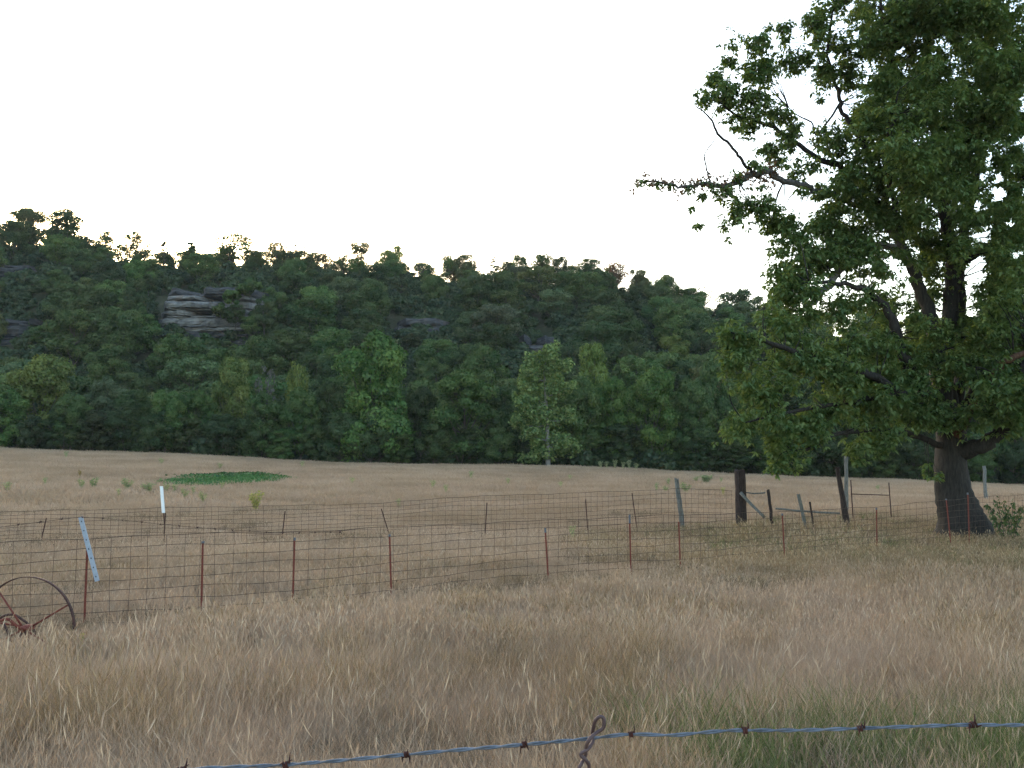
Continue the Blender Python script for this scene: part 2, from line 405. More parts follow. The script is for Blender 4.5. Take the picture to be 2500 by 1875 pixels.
def grass_field():
    # close grass
    def area(y0, y1, dens, side):
        n = int(dens * ((y1 - y0) * (2 * side) + 1.10 * (y1 * y1 - y0 * y0) / 2))
        y = np.sqrt(rng.random(n) * ((y1 + side / .55) ** 2 - (y0 + side / .55) ** 2) + (y0 + side / .55) ** 2) - side / .55
        x = (rng.random(n) * 2 - 1) * (.55 * y + side)
        return x, y
    def put(name, x, y, idx, scl, protos, tl=.18, label=None):
        z = terrain(x, y) - .015
        o = scatter(name, np.stack([x, y, z], 1), rng.random(len(x)) * 6.283, scl, idx, protos, (rng.random((len(x), 2)) - .5) * 2 * tl)
        tag(o, label, 'grass')
    x, y = area(4.6, 13, 46, 2.5)
    pxx = 1250 + F * x / np.maximum(y, .5)
    g = vnoise(x, y, 1.7, 3); g2 = vnoise(x, y, .8, 5)
    green = sstep((pxx - 1350) / 500) * sstep((9.5 - y) / 3.0) * (.25 + g) + sstep((pxx - 2250) / 250) * sstep((12 - y) / 4) * .5
    idx = np.where(rng.random(len(x)) < .38, 0, np.where(rng.random(len(x)) < .5, 1, 2))
    idx = np.where((g2 > .62) & (rng.random(len(x)) < .38), 3, idx); idx = np.where((g < .36) & (rng.random(len(x)) < .5), 4, idx)
    idx = np.where(rng.random(len(x)) < green * .58, 5, idx); idx = np.where(rng.random(len(x)) < .13, 6, idx)
    s = (.65 + .7 * g + .35 * g2) * (.75 + .5 * rng.random(len(x)))
    wx_, wy_ = (66 - 1250) / F * 14.6, 14.6
    s *= 1 - .5 * np.exp(-((x - wx_) ** 2 + (y - wy_) ** 2) / 2.2); s *= 1 - .35 * sstep((y - 10) / 3) * (x < 0)
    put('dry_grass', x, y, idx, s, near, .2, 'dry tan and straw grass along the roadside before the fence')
    x, y = area(13, 26, 20, 3)
    g = vnoise(x, y, 2.2, 3); g2 = vnoise(x, y, 1.0, 5)
    idx = np.where(rng.random(len(x)) < .55, 0, 1); idx = np.where((g2 > .66) & (rng.random(len(x)) < .45), 2, idx); idx = np.where((g < .25) & (rng.random(len(x)) < .4), 3, idx)
    dn = np.abs(line_dist(x, y, NA, NB)); idx = np.where((dn < .8) & (rng.random(len(x)) < .38 * (.4 + g)), 3, idx)
    dt = np.hypot(x - TREE.x, y - TREE.y); pq = 1250 + F * x / y; idx = np.where(rng.random(len(x)) < .7 * sstep((pq - 1450) / 350) * sstep((y - 21) / 4), 2, idx); idx = np.where(rng.random(len(x)) < .95 * sstep((17 - dt) / 8), 2, idx); idx = np.where(rng.random(len(x)) < .28 * sstep((14 - dt) / 8), 3, idx); idx = np.where((dt < 11) & (rng.random(len(x)) < .16), 4, idx)  # golden grass here; extra gold and grey near the tree paint its shade
    s = (.6 + .5 * g + .25 * g2) * (.75 + .5 * rng.random(len(x)))
    s *= 1 - .45 * np.exp(-((x + 7.2) ** 2 + (y - 14.6) ** 2) / 2.2); s *= np.where((dn < 2.2) & (x < 4), .72, 1)
    put('dry_grass', x, y, idx, s, mid, .2, 'dry straw grass growing through the near wire fence')
    x, y = area(26, 48, 9, 4)
    g = vnoise(x, y, 2.6, 3); dn = np.abs(line_dist(x, y, FA, FB))
    idx = np.where(rng.random(len(x)) < .6, 0, 1); idx = np.where((g < .28) & (rng.random(len(x)) < .4), 3, idx)
    dt = np.hypot(x - TREE.x, y - TREE.y)
    near_line = line_dist(x, y, FA, FB) < 0
    pq = 1250 + F * x / y; idx = np.where(rng.random(len(x)) < .75 * sstep((pq - 1550) / 250) * sstep((38 - y) / 3), 2, idx)
    idx = np.where(near_line & (x > 2) & (rng.random(len(x)) < .5), 2, idx)
    idx = np.where((dn < 1.2) & (rng.random(len(x)) < .42 * (.3 + g)), 3, idx); idx = np.where(rng.random(len(x)) < .3 * sstep((14 - dt) / 8), 3, idx); idx = np.where((dt < 11) & (rng.random(len(x)) < .18), 4, idx)  # grey clumps along the fence; those toward the tree paint in its shade
    s = np.where(near_line, .95, .72) * (1 + .6 * sstep((pq - 1700) / 120) * sstep((2130 - pq) / 80) * sstep((y - 29) / 3) * sstep((37.5 - y) / 1.5)) * (.75 + .5 * rng.random(len(x))); s = np.stack([s * 1.25, s * 1.25, s], 1)
    put('dry_grass', x, y, idx, s, mid, .15, 'dry tan grass around the far wire fence and old gate posts')
    x, y = area(48, 136, 2.6, 8)
    pr = 1250 + F * x / y
    hole = (((pr - 557) / 132) ** 2 + ((y - 79 - (pr - 557) / 133 * 6) / 5.4) ** 2) < .5
    x, y = x[~hole], y[~hole]
    g = vnoise(x, y, 9, 8)
    idx = np.where(g > .6, 1, np.where(g < .33, 2, 0)); idx = np.where(rng.random(len(x)) < .3, rng.integers(0, 3, len(x)), idx)
    s = (.8 + .5 * rng.random(len(x))); s = np.stack([s * 1.3, s * 1.3, s * .8], 1)
    put('dry_grass', x, y, idx, s, far, .1, 'mown looking tan grass of the open hayfield beyond both fences')
grass_field()

# ---------------------------------------------------------------- foliage and tree builders
def quads(C, N, size, asp=.7, tint=None):
    """one bent leaf-clump face per centre C with normal N"""
    n = len(C)
    N = N / (np.linalg.norm(N, axis=1)[:, None] + 1e-9)
    a = rng.normal(size=(n, 3)); U = np.cross(N, a); U /= np.linalg.norm(U, axis=1)[:, None] + 1e-9
    W = np.cross(N, U); s = size[:, None] if not np.isscalar(size) else size
    V = np.stack([C - U * s, C - W * s * asp - N * s * .25, C + U * s, C + W * s * asp - N * s * .25], 1).reshape(-1, 3)
    Fc = np.arange(4 * n).reshape(n, 4)
    T = np.repeat(tint if tint is not None else rng.random(n), 4)
    return V, Fc, T
def lobed_crown(h0, h1, rad, nlobes, nleaf, leaf, lobe=(.26, .42), shape='round', gap=.0, squash=.8):
    """crown as overlapping leafy lobes in an envelope from h0 to h1; leaves sit on the outside of each lobe, more above than below"""
    H = h1 - h0; L = []
    tries = 0
    while len(L) < nlobes and tries < 4000:
        tries += 1
        u = rng.random()
        if shape == 'round': env = math.sqrt(max(0, 1 - (2 * u - 1) ** 2)) ** .8
        elif shape == 'cone': env = (1 - u) ** .85 + .06
        elif shape == 'vase': env = (.25 + .75 * math.sin(min(1, u * 1.25) * math.pi * .62)) * (1 if u < .8 else (1 - u) / .2 * .6 + .4)
        else: env = (.8 + .2 * math.sin(u * 9)) * min(1, (1 - u) * 4)
        a = rng.random() * 6.283; q = rad * env * (rng.random() ** .45) * .78
        lr = rad * (lobe[0] + (lobe[1] - lobe[0]) * rng.random()) * (.55 + .45 * env)
        p = np.array([q * math.cos(a), q * math.sin(a), h0 + H * (.06 + .88 * u)])
        if any(np.linalg.norm(p - o[0]) < .55 * (lr + o[1]) for o in L) and rng.random() < .8: continue
        L.append((p, lr))
    C, N, T, SN = [], [], [], []
    tot = sum(l[1] ** 2 for l in L)
    for p, lr in L:
        k = int(nleaf * lr ** 2 / tot * 1.6)
        d = rng.normal(size=(k, 3)); d /= np.linalg.norm(d, axis=1)[:, None]
        keep = rng.random(k) < (.42 + .58 * sstep((d[:, 2] + .6) / 1.1)); d = d[keep]
        lump = .14 * np.sin(d[:, 0] * 7 + p[0] * 3) * np.sin(d[:, 1] * 7 + p[1]) + .1 * np.sin(d[:, 2] * 9 + p[2])
        rr = lr * (.72 + lump + .48 * rng.random(len(d)) ** 1.3)
        c = p + d * rr[:, None] * np.array([1, 1, squash])
        if gap: 
            kk = rng.random(len(c)) > gap * (np.sin(c[:, 0] * 5.1) * np.sin(c[:, 1] * 4.3) * np.sin(c[:, 2] * 4.7) > 0)
            c, d = c[kk], d[kk]
        C.append(c); N.append(d + rng.normal(size=d.shape) * .5 + np.array([0, 0, .25])); T.append(np.clip(.5 + .16 * rng.normal() + .17 * rng.normal(size=len(c)), 0, 1))
        SN.append(d + rng.normal(size=d.shape) * .32 + np.array([0, 0, .15]))
    C, N, T, SN = np.concatenate(C), np.concatenate(N), np.concatenate(T), np.concatenate(SN)
    # drop leaves deep inside another lobe
    keep = np.ones(len(C), bool)
    for p, lr in L:
        dd = np.linalg.norm((C - p) / np.array([1, 1, squash]), axis=1); keep &= dd > lr * .62
    C, N, T, SN = C[keep], N[keep], T[keep], SN[keep]
    return (*quads(C, N, leaf * (.6 + .8 * rng.random(len(C))), .75, T), np.repeat(SN, 4, 0)), L
def tree_proto(name, H, rad, h0, nlobes, nleaf, leaf, bark, shape='round', tr=.16, lobe=(.26, .42), gap=0., squash=.8, limb_vis=1.0):
    (V, Fc, T, SN), L = lobed_crown(h0, H, rad, nlobes, nleaf, leaf, lobe, shape, gap, squash)
    crown = mesh(name + '_crown', V, Fc, [M['leaf_far']], attrs={'tint': T}, normals=SN)
    mb = MB(); top = H * .86
    pts = [(0, 0, -.6), (rng.normal() * .1, rng.normal() * .1, h0 * .6), (rng.normal() * .25, rng.normal() * .25, h0 + (top - h0) * .35), (rng.normal() * .3, rng.normal() * .3, top)]
    pp, rr = smooth_path(pts, [tr * 1.25, tr, tr * .7, tr * .15], 3); mb.tube(pp, rr, 6, .1)
    for p, lr in L[: int(len(L) * limb_vis)]:
        zb = max(h0 * .55, p[2] - (abs(p[0]) + abs(p[1])) * (.5 + .4 * rng.random()) - .3)
        i = int(np.argmin(np.abs(pp[:, 2] - zb))); b = pp[i]
        mid_ = (b + p) / 2 + np.array([rng.normal() * .15, rng.normal() * .15, -.12 * np.linalg.norm(p - b)])
        q, r2 = smooth_path([b, mid_, p], [rr[i] * .55, rr[i] * .35, rr[i] * .1 + .015], 3); mb.tube(q, r2, 5)
    trunk = mesh(name + '_trunk', np.concatenate(mb.V), mb.F, [bark], True)
    return dict(trunk=trunk, crown=crown, H=H, rad=rad)
PT = {}
for i in range(6): PT['hill%d' % i] = tree_proto('hill_tree', 10, 4.6 + .6 * rng.random(), 2.0, 22 + 3 * i, 11000, .16, M['bark_far'], ['round', 'round', 'vase'][i % 3], .17, (.20, .38))
for i in range(5): PT['valley%d' % i] = tree_proto('valley_tree', 14, 5.2, 1.2, 46 + 5 * i, 24000, .15, M['bark_far'], ['col', 'round', 'vase'][i % 3], .24, (.16, .36))
for i in range(2): PT['cedar%d' % i] = tree_proto('cedar', 9, 2.4, .8, 40, 5200, .16, M['bark_far'], 'cone', .14, (.18, .36))
for i in range(3): PT['lacy%d' % i] = tree_proto('lacy_tree', 10, 3.9, 3.0, 34 + 6 * i, 4200, .16, M['bark_far'], ['round', 'vase', 'round'][i], .17, (.16, .30), .35)
for i in range(2): PT['pine%d' % i] = tree_proto('pine', 10, 2.4, 2.6, 26, 1900, .17, M['bark_far'], 'cone', .17, (.16, .32), .3, .45)
PT['bare'] = tree_proto('bare_tree', 9, 3.2, 3.4, 34, 700, .15, M['bark_far'], 'round', .22, (.10, .22), .6)
PT['lolly'] = tree_proto('tall_lacy', 11, 2.6, 5.6, 26, 3000, .16, M['bark_far'], 'round', .15, (.20, .34), .3)
for i in range(2): PT['shrub%d' % i] = tree_proto('shrub', 3, 2.2, .1, 9, 1600, .24, M['bark_far'], 'round', .06, (.3, .5))

GREENS = {'dark green': (.040, .072, .022), 'mid green': (.060, .112, .030), 'yellow green': (.110, .160, .034), 'grey green': (.075, .112, .048),
          'bright green': (.066, .138, .030), 'olive': (.080, .110, .036), 'rusty': (.135, .095, .042)}
PROTO_ROOT = {}
def plant_tree(name, kind, pos, height, color, label, group=None, width=None, rz=None, cat='tree', jitter=.12):
    p = PT[kind]
    if kind not in PROTO_ROOT:
        r_ = empty(name, (0, 0, 0)); obj('trunk', p['trunk'], r_); obj('crown', p['crown'], r_); PROTO_ROOT[kind] = r_
    else: r_ = copy_tree(PROTO_ROOT[kind]); r_.name = name
    r_.location = pos; r_.rotation_euler = (0, 0, rng.random() * 6.283 if rz is None else rz)
    s = height / p['H']; w = s if width is None else width / (2 * p['rad'])
    r_.scale = (w, w, s)
    for k in ('label', 'group', 'category'):
        if k in r_.keys(): del r_[k]
    tag(r_, label, cat, group)
    v = 1 + jitter * rng.normal()
    for ch in r_.children:
        if ch.name.startswith('crown'): ch.color = (*[max(.01, (1.18 if name == 'hillside_tree' else 1.06) * c_ * v * (1 + .06 * rng.normal())) for c_ in color], 1)
    return r_

# ---------------------------------------------------------------- rock outcrops on the hillside
def rock_material(name, lo, hi, warm):
    m, t, out = nodes(name)
    tc = nd(t, 'ShaderNodeNewGeometry'); mp = nd(t, 'ShaderNodeMapping'); mp.inputs['Scale'].default_value = (.35, .35, 2.2); t.links.new(tc.outputs['Position'], mp.inputs[0])
    mp2 = nd(t, 'ShaderNodeMapping'); mp2.inputs['Scale'].default_value = (.55, .55, .22); t.links.new(tc.outputs['Position'], mp2.inputs[0])
    n1 = noise(t, 1.0, 6, vec=mp.outputs[0], rough=.65); n2 = noise(t, .8, 4, vec=mp2.outputs[0]); n3 = noise(t, .22, 3, 'World')
    c = ramp(t, n1, [(.3, lo), (.52, tuple((a + b) / 2 for a, b in zip(lo, hi))), (.68, hi)])
    c = mixc(t, ramp(t, n2, [(.50, (0, 0, 0)), (.66, (.8, .8, .8))]), c, (.05, .052, .058))
    c = mixc(t, ramp(t, n3, [(.60, (0, 0, 0)), (.72, (.45, .45, .45))]), c, warm)
    principled(t, out, c, .9, bump(t, n1, .9, .35), spec=.15); return m
M['rock_pale'] = rock_material('limestone_pale', (.075, .073, .072), (.30, .29, .272), (.27, .185, .13))
M['rock_dark'] = rock_material('limestone_dark', (.035, .036, .04), (.12, .118, .12), (.16, .115, .085))
def slab(x0, x1, y0, depth, z0, z1, seed, rough=.6):
    """one rock bed: irregular front edge with vertical joints, thick and set back into the hill"""
    r = np.random.default_rng(seed); n = max(6, int((x1 - x0) / .9)); nz = 3
    V, Fc = [], []
    xs = np.linspace(x0, x1, n + 1) + np.concatenate([[0], (r.random(n - 1) - .5) * .5, [0]])
    step = np.cumsum(r.normal(size=n + 1) * .3); step -= np.linspace(step[0], step[-1], n + 1)
    edge = np.minimum(1, np.minimum(np.arange(n + 1), n - np.arange(n + 1)) / 3.0)
    for k in range(nz + 1):
        f = k / nz
        for i in range(n + 1):
            z0_, z1_ = z0 + .05 * math.sin(i * .9 + seed), z1 + .05 * math.sin(i * 1.1 + seed * 2)
            V.append((xs[i], y0 + step[i] + r.normal() * rough * .28 + (1 - edge[i]) * depth * .35 + (.25 if k in (0, nz) else 0), z0_ + (z1_ - z0_) * f + (r.normal() * .12 if 0 < k < nz else r.normal() * .05)))
    m_ = n + 1
    for k in range(nz):
        for i in range(n): Fc.append((k * m_ + i, k * m_ + i + 1, (k + 1) * m_ + i + 1, (k + 1) * m_ + i))
    b = len(V)
    for k in (0, nz):
        for i in range(n + 1): V.append((xs[i], y0 + depth, V[k * m_ + i][2] + (0 if k == 0 else .1)))
    for i in range(n):
        Fc.append((i + 1, i, b + i, b + i + 1)); Fc.append((nz * m_ + i, nz * m_ + i + 1, b + m_ + i + 1, b + m_ + i))
        Fc.append((b + i + 1, b + i, b + m_ + i, b + m_ + i + 1))
    for i in (0, n):
        ring = [k * m_ + i for k in range(nz + 1)] + [b + m_ + i, b + i]; Fc.append(tuple(ring if i == 0 else ring[::-1]))
    return V, Fc
def hit_hill(px, row, y0=150):
    for y in np.arange(y0, YR + 20, .5):
        p = P(px, row, y)
        if tz(p.x, y) >= p.z: return y
    return YR
CLEAR = []            # photograph rectangles kept free of tree crowns so that the rock shows
def outcrop(label, px0, px1, row0, row1, nbeds, mats, seed, clear=None, dome=.16):
    r = np.random.default_rng(seed)
    y = hit_hill((px0 + px1) / 2, row1); zb = P(0, row1, y).z - 1.0; zt = P(0, row0, y).z
    x0, x1 = P(px0, row1, y).x, P(px1, row1, y).x
    root = empty('rock_outcrop', ((x0 + x1) / 2, y, zb)); tag(root, label, 'rock outcrop')
    cuts = np.cumsum([(.35 + .4 * r.random()) if k % 2 else (.9 + 1.1 * r.random()) for k in range(nbeds)]); cuts = np.concatenate([[0], cuts / cuts[-1]])
    for i in range(nbeds):
        f0, f1 = cuts[i], cuts[i + 1]
        shrink = dome * (f0 ** 3) * (x1 - x0) * .5
        a = x0 + shrink * (.4 + r.random()) + r.random() * 1.0; b = x1 - shrink * (.4 + r.random()) - r.random() * 1.0
        y_ = y + f0 * 3.0 + r.normal() * .22 + (.7 if i % 2 else 0)
        zz0, zz1 = zb + (zt - zb) * f0, zb + (zt - zb) * f1 - .12
        if i and r.random() < .4:      # a bed broken by an open joint into two blocks
            c = a + (b - a) * (.3 + .4 * r.random()); segs = [(a, c - .3), (c + .3, b)]
        else: segs = [(a, b)]
        for (s0, s1) in segs:
            V, Fc = slab(s0, s1, y_, 13 + f0 * 9, zz0, zz1, int(r.integers(1e6)))
            V = np.array(V) - np.array(root.location)
            obj('rock_bed', mesh('rock_bed', V, Fc, [mats[i % len(mats)] if not isinstance(mats, dict) else mats[min(mats, key=lambda q: abs(q - f0))]]), root)
    CLEAR.append(clear or (px0, row0, px1, row1))
outcrop('broad layered limestone cliff with pale grey ledges in the trees left of centre', 352, 636, 694, 846, 17, {0: M['rock_dark'], .2: M['rock_dark'], .42: M['rock_pale'], .6: M['rock_pale'], .74: M['rock_pale'], .88: M['rock_dark'], 1: M['rock_pale']}, 11, (378, 702, 585, 816))
outcrop('small grey rock ledge high on the hill at the left edge', -60, 95, 640, 685, 4, [M['rock_dark']], 12, (0, 645, 90, 682))
outcrop('dark rock face low on the hill at the left edge', -70, 75, 770, 845, 5, [M['rock_dark']], 13, (0, 780, 62, 838))
outcrop('long low rock ledge above the tallest dark field-edge tree', 935, 1200, 772, 830, 5, [M['rock_dark'], M['rock_pale']], 14, (955, 776, 1085, 812))
outcrop('dark blue grey rock face below the hilltop right of centre', 1255, 1365, 812, 880, 5, [M['rock_dark']], 15, (1268, 818, 1352, 868))

# ---------------------------------------------------------------- hillside wood: individual trees
def zone(px, row):
    if px < 130: return 'near the left photo edge'
    if px < 370: return 'left of the pale limestone cliff'
    if px < 660: return 'above the pale limestone cliff' if row < 760 else 'below the pale limestone cliff'
    if px < 940: return 'right of the pale limestone cliff'
    if px < 1220: return 'above the long low ledge' if row < 800 else 'below the long low ledge'
    if px < 1400: return 'beside the dark blue grey rock face'
    if px < 1600: return 'under the rounded ridge end'
    if px < 1780: return 'below the lone bare skyline tree'
    return 'behind the big roadside tree'
def blocked(px, top, bot, hw):
    for (a, b, c, d) in CLEAR:
        if px + hw * .75 > a and px - hw * .75 < c and top < d - 6 and bot > b + 4: return True
    return False
# ridge line against the sky: (px, top row, width px, kind, colour, label)
RIDGE = [
 (-60, 540, 100, 'hill1', 'dark green', 'dark round tree on the ridge cut by the left edge of the photo'),
 (45, 505, 100, 'valley1', 'olive', 'tall broad tree at the left end of the ridge, first full crown'),
 (140, 504, 118, 'valley3', 'dark green', 'tallest broad dark tree on the left of the ridge, second from the photo edge'),
 (128, 560, 70, 'hill4', 'olive', 'olive tree in front of the tallest dark ridge tree on the left'),
 (195, 580, 66, 'hill2', 'dark green', 'dark tree on the right shoulder of the two tallest ridge trees'),
 (243, 563, 66, 'lacy0', 'olive', 'thin airy ridge tree just right of the two tallest ridge trees'),
 (318, 566, 84, 'lacy2', 'olive', 'airy round ridge tree with sky showing through, left of the small pine'),
 (390, 580, 44, 'pine0', 'dark green', 'small tiered pine on the ridge above the left end of the pale cliff'),
 (456, 583, 62, 'cedar0', 'dark green', 'pointed dark conifer on the ridge above the pale cliff'),
 (560, 570, 118, 'lacy2', 'mid green', 'wide round ridge tree above the right half of the pale cliff'),
 (610, 610, 60, 'hill5', 'dark green', 'low dark tree under the wide round ridge tree'),
 (668, 588, 74, 'lacy1', 'olive', 'thin ridge tree right of the wide round one'),
 (716, 580, 66, 'bare', 'olive', 'nearly bare twiggy ridge tree with light between its branches'),
 (786, 616, 54, 'bare', 'rusty', 'low reddish half bare tree in the bright dip of the ridge'),
 (835, 622, 50, 'lacy0', 'olive', 'low airy tree left of the tall lollipop shaped ridge tree'),
 (875, 586, 56, 'lolly', 'olive', 'tall lollipop shaped ridge tree with a bare stem'),
 (962, 603, 90, 'hill0', 'yellow green', 'yellowish dense ridge tree right of the lollipop shaped one'),
 (1022, 626, 42, 'bare', 'grey green', 'small bare grey ridge tree between two dense crowns'),
 (1090, 620, 44, 'lacy1', 'mid green', 'slim airy tree left of the flat topped ridge tree'),
 (1136, 624, 72, 'hill1', 'olive', 'flat topped dense tree in the middle of the ridge'),
 (1204, 620, 42, 'pine1', 'olive', 'slim pointed see-through tree in the middle of the ridge'),
 (1270, 626, 54, 'hill2', 'mid green', 'dense ridge tree right of the slim pointed one'),
 (1326, 621, 62, 'hill4', 'mid green', 'highest dense crown on the right half of the ridge'),
 (1369, 626, 50, 'hill5', 'dark green', 'narrow dark crown between two round ridge trees on the right'),
 (1440, 631, 78, 'hill3', 'dark green', 'smooth round dark crown on the right half of the ridge'),
 (1502, 640, 80, 'lacy2', 'rusty', 'rusty brown airy crown where the ridge begins to fall'),
 (1560, 655, 66, 'hill0', 'olive', 'olive crown just past the rusty one on the falling ridge'),
 (1628, 674, 78, 'hill1', 'mid green', 'last dense crown at the rounded right end of the ridge'),
 (1668, 706, 60, 'hill4', 'mid green', 'dense lower crown at the very end of the ridge'),
 (1720, 694, 62, 'bare', 'grey green', 'lone half bare tree standing on the skyline right of the ridge'),
 (1768, 742, 50, 'hill2', 'olive', 'small round tree on the skyline between the bare tree and the tiered one'),
 (1814, 699, 52, 'pine1', 'dark green', 'lone tiered tree on the skyline beside the big roadside tree'),
 (1850, 768, 50, 'hill5', 'mid green', 'low round skyline tree touching the big roadside tree'),
 (1795, 765, 46, 'hill3', 'mid green', 'low bushy tree at the foot of the lone tiered skyline tree')]
RPX, RTOP = [q[0] for q in RIDGE if q[1] < 690 and q[0] != 128], [q[1] for q in RIDGE if q[1] < 690 and q[0] != 128]
count = 0
yy = 154.0; rowi = 0
while yy < 256:
    sp = 8.6 + (yy - 154) * .018
    x = -.56 * yy + (rowi % 2) * sp * .5
    while x < .57 * yy:
        xj, yj = x + rng.normal() * 1.7, yy + rng.normal() * 1.9
        px = 1250 + F * xj / yj
        step = sp * (1 + .2 * rng.random())
        if px > 1900: step *= 1.55
        x += step
        zg = tz(xj, yj); H = 7.8 + 4.2 * rng.random(); kind = 'hill%d' % rng.integers(0, 6); wd = H * (.88 + .3 * rng.random())
        col_n = rng.choice(['dark green', 'mid green', 'grey green', 'yellow green', 'olive'], p=[.32, .44, .15, .03, .06])
        if rng.random() < .10: kind, col_n, wd = 'cedar%d' % rng.integers(0, 2), 'dark green', H * .52
        elif rng.random() < .06: kind, col_n = 'lacy%d' % rng.integers(0, 3), 'olive'
        ok = False
        for _ in range(4):
            _, top = proj(xj, yj, zg + H); _, bot = proj(xj, yj, zg); hw = wd * .5 / yj * F
            if not blocked(px, top, bot, hw) and top > np.interp(px, sorted(RPX), [t_ for _, t_ in sorted(zip(RPX, RTOP))]) + 22: ok = True; break
            H *= .68; wd *= .74
        if not ok or H < 2.6: continue
        shape_w = {'c': 'cedar', 'l': 'sparse tree'}.get(kind[0], 'broadleaf tree')
        band = 'low on the hill' if yj < 184 else 'halfway up the hill' if yj < 222 else 'high on the hill'
        size = 'small' if H < 7 else 'tall' if H > 10.6 else 'broad' if wd > 10.2 else 'medium'
        lb = '%s %s %s %s %s' % (size, col_n, shape_w, band, zone(px, (top + bot) / 2))
        plant_tree({'c': 'cedar_tree', 'l': 'hillside_tree'}.get(kind[0], 'hillside_tree'), kind, (xj, yj, zg - .3), H, GREENS[col_n], lb, 'trees covering the hillside', wd)
        count += 1
    yy += 8.8; rowi += 1

for (px, base_row, w, h, cn, kind, lb) in [
 (338, 860, 66, 165, 'dark green', 'cedar0', 'dark cedar hard against the left end of the pale cliff'), (330, 800, 70, 120, 'dark green', 'hill2', 'dark tree left of the cedar beside the pale cliff'), (362, 720, 50, 50, 'dark green', 'hill1', 'low dark tree above the left end of the pale cliff'),
 (612, 826, 56, 56, 'mid green', 'hill4', 'bushy tree in front of the right half of the pale cliff'), (645, 812, 70, 84, 'dark green', 'hill0', 'dark tree hiding the right end of the pale cliff'),
 (565, 742, 50, 32, 'mid green', 'shrub1', 'shrub on the upper ledges of the pale cliff'), (610, 720, 60, 40, 'mid green', 'shrub0', 'leafy shrub at the top right of the pale cliff'),
 (538, 775, 44, 34, 'mid green', 'shrub0', 'small shrub growing on a ledge of the pale cliff'), (575, 800, 60, 56, 'dark green', 'hill1', 'dark tree veiling the right ledges of the pale cliff'),
 (430, 850, 60, 34, 'mid green', 'shrub1', 'shrub below the pale cliff'), (500, 858, 80, 40, 'dark green', 'shrub0', 'dark shrub below the middle of the pale cliff')]:
    y = hit_hill(470, 850) + (850 - base_row) / 850 * 16 - 1.2; b = P(px, base_row, y)
    plant_tree('ledge_shrub' if kind.startswith('shrub') else 'hillside_tree', kind, b, h / F * y, GREENS[cn], lb, 'growth around the pale cliff', w / F * y, cat='shrub' if kind.startswith('shrub') else 'tree')

for (px, top, w, kind, cn, lb) in RIDGE:
    y = 258 + rng.random() * 5 if px < 1700 else 262
    if kind[:4] in ('hill',) and px not in (45, 140, 560, 962, 1440): y -= 6 * rng.random()
    b = at_px(px, y); ztop = P(px, top, y).z
    wd = w / F * y
    b.z -= .4
    plant_tree('ridge_tree', kind, b, max(3.0, ztop - b.z), GREENS[cn], lb, 'trees along the ridge line', wd)
BEHIND = [(-80, 'at the left photo edge'), (45, 'behind the tall broad left tree'), (140, 'behind the tallest dark left tree'), (195, 'right of the two tallest trees'), (243, 'behind the thin airy tree'), (320, 'behind the airy round tree'), (390, 'behind the small tiered pine'), (456, 'behind the pointed dark conifer'), (510, 'left of the wide round tree'), (560, 'behind the wide round tree'), (620, 'right of the wide round tree'), (668, 'behind the thin tree'), (716, 'behind the nearly bare twiggy tree'),
          (786, 'behind the low reddish tree'), (835, 'left of the lollipop shaped tree'), (885, 'behind the lollipop shaped tree'), (962, 'behind the yellowish dense tree'), (1022, 'behind the small bare grey tree'), (1085, 'behind the slim airy tree'), (1136, 'behind the flat topped tree'), (1204, 'behind the slim pointed tree'), (1270, 'right of the slim pointed tree'), (1326, 'behind the highest right crown'), (1369, 'behind the narrow dark crown'), (1440, 'behind the smooth round dark crown'), (1502, 'behind the rusty brown crown'), (1560, 'behind the olive falling crown'), (1620, 'behind the last dense crown'), (1680, 'past the last dense crown')]
# second file of low trees just behind the ridge edge so that the wood has depth
for px in np.arange(-120, 1690, 58):
    y = 268 + rng.random() * 6; b = at_px(px + rng.normal() * 12, y); H = 6.4 + 2.2 * rng.random()
    plant_tree('ridge_tree', ['hill1', 'hill4', 'lacy0'][rng.integers(0, 3)], b, H, GREENS['olive' if rng.random() < .4 else 'mid green'], 'low tree on the ridge ' + min(BEHIND, key=lambda q: abs(q[0] - px))[1], 'trees along the ridge line', H * 1.1)

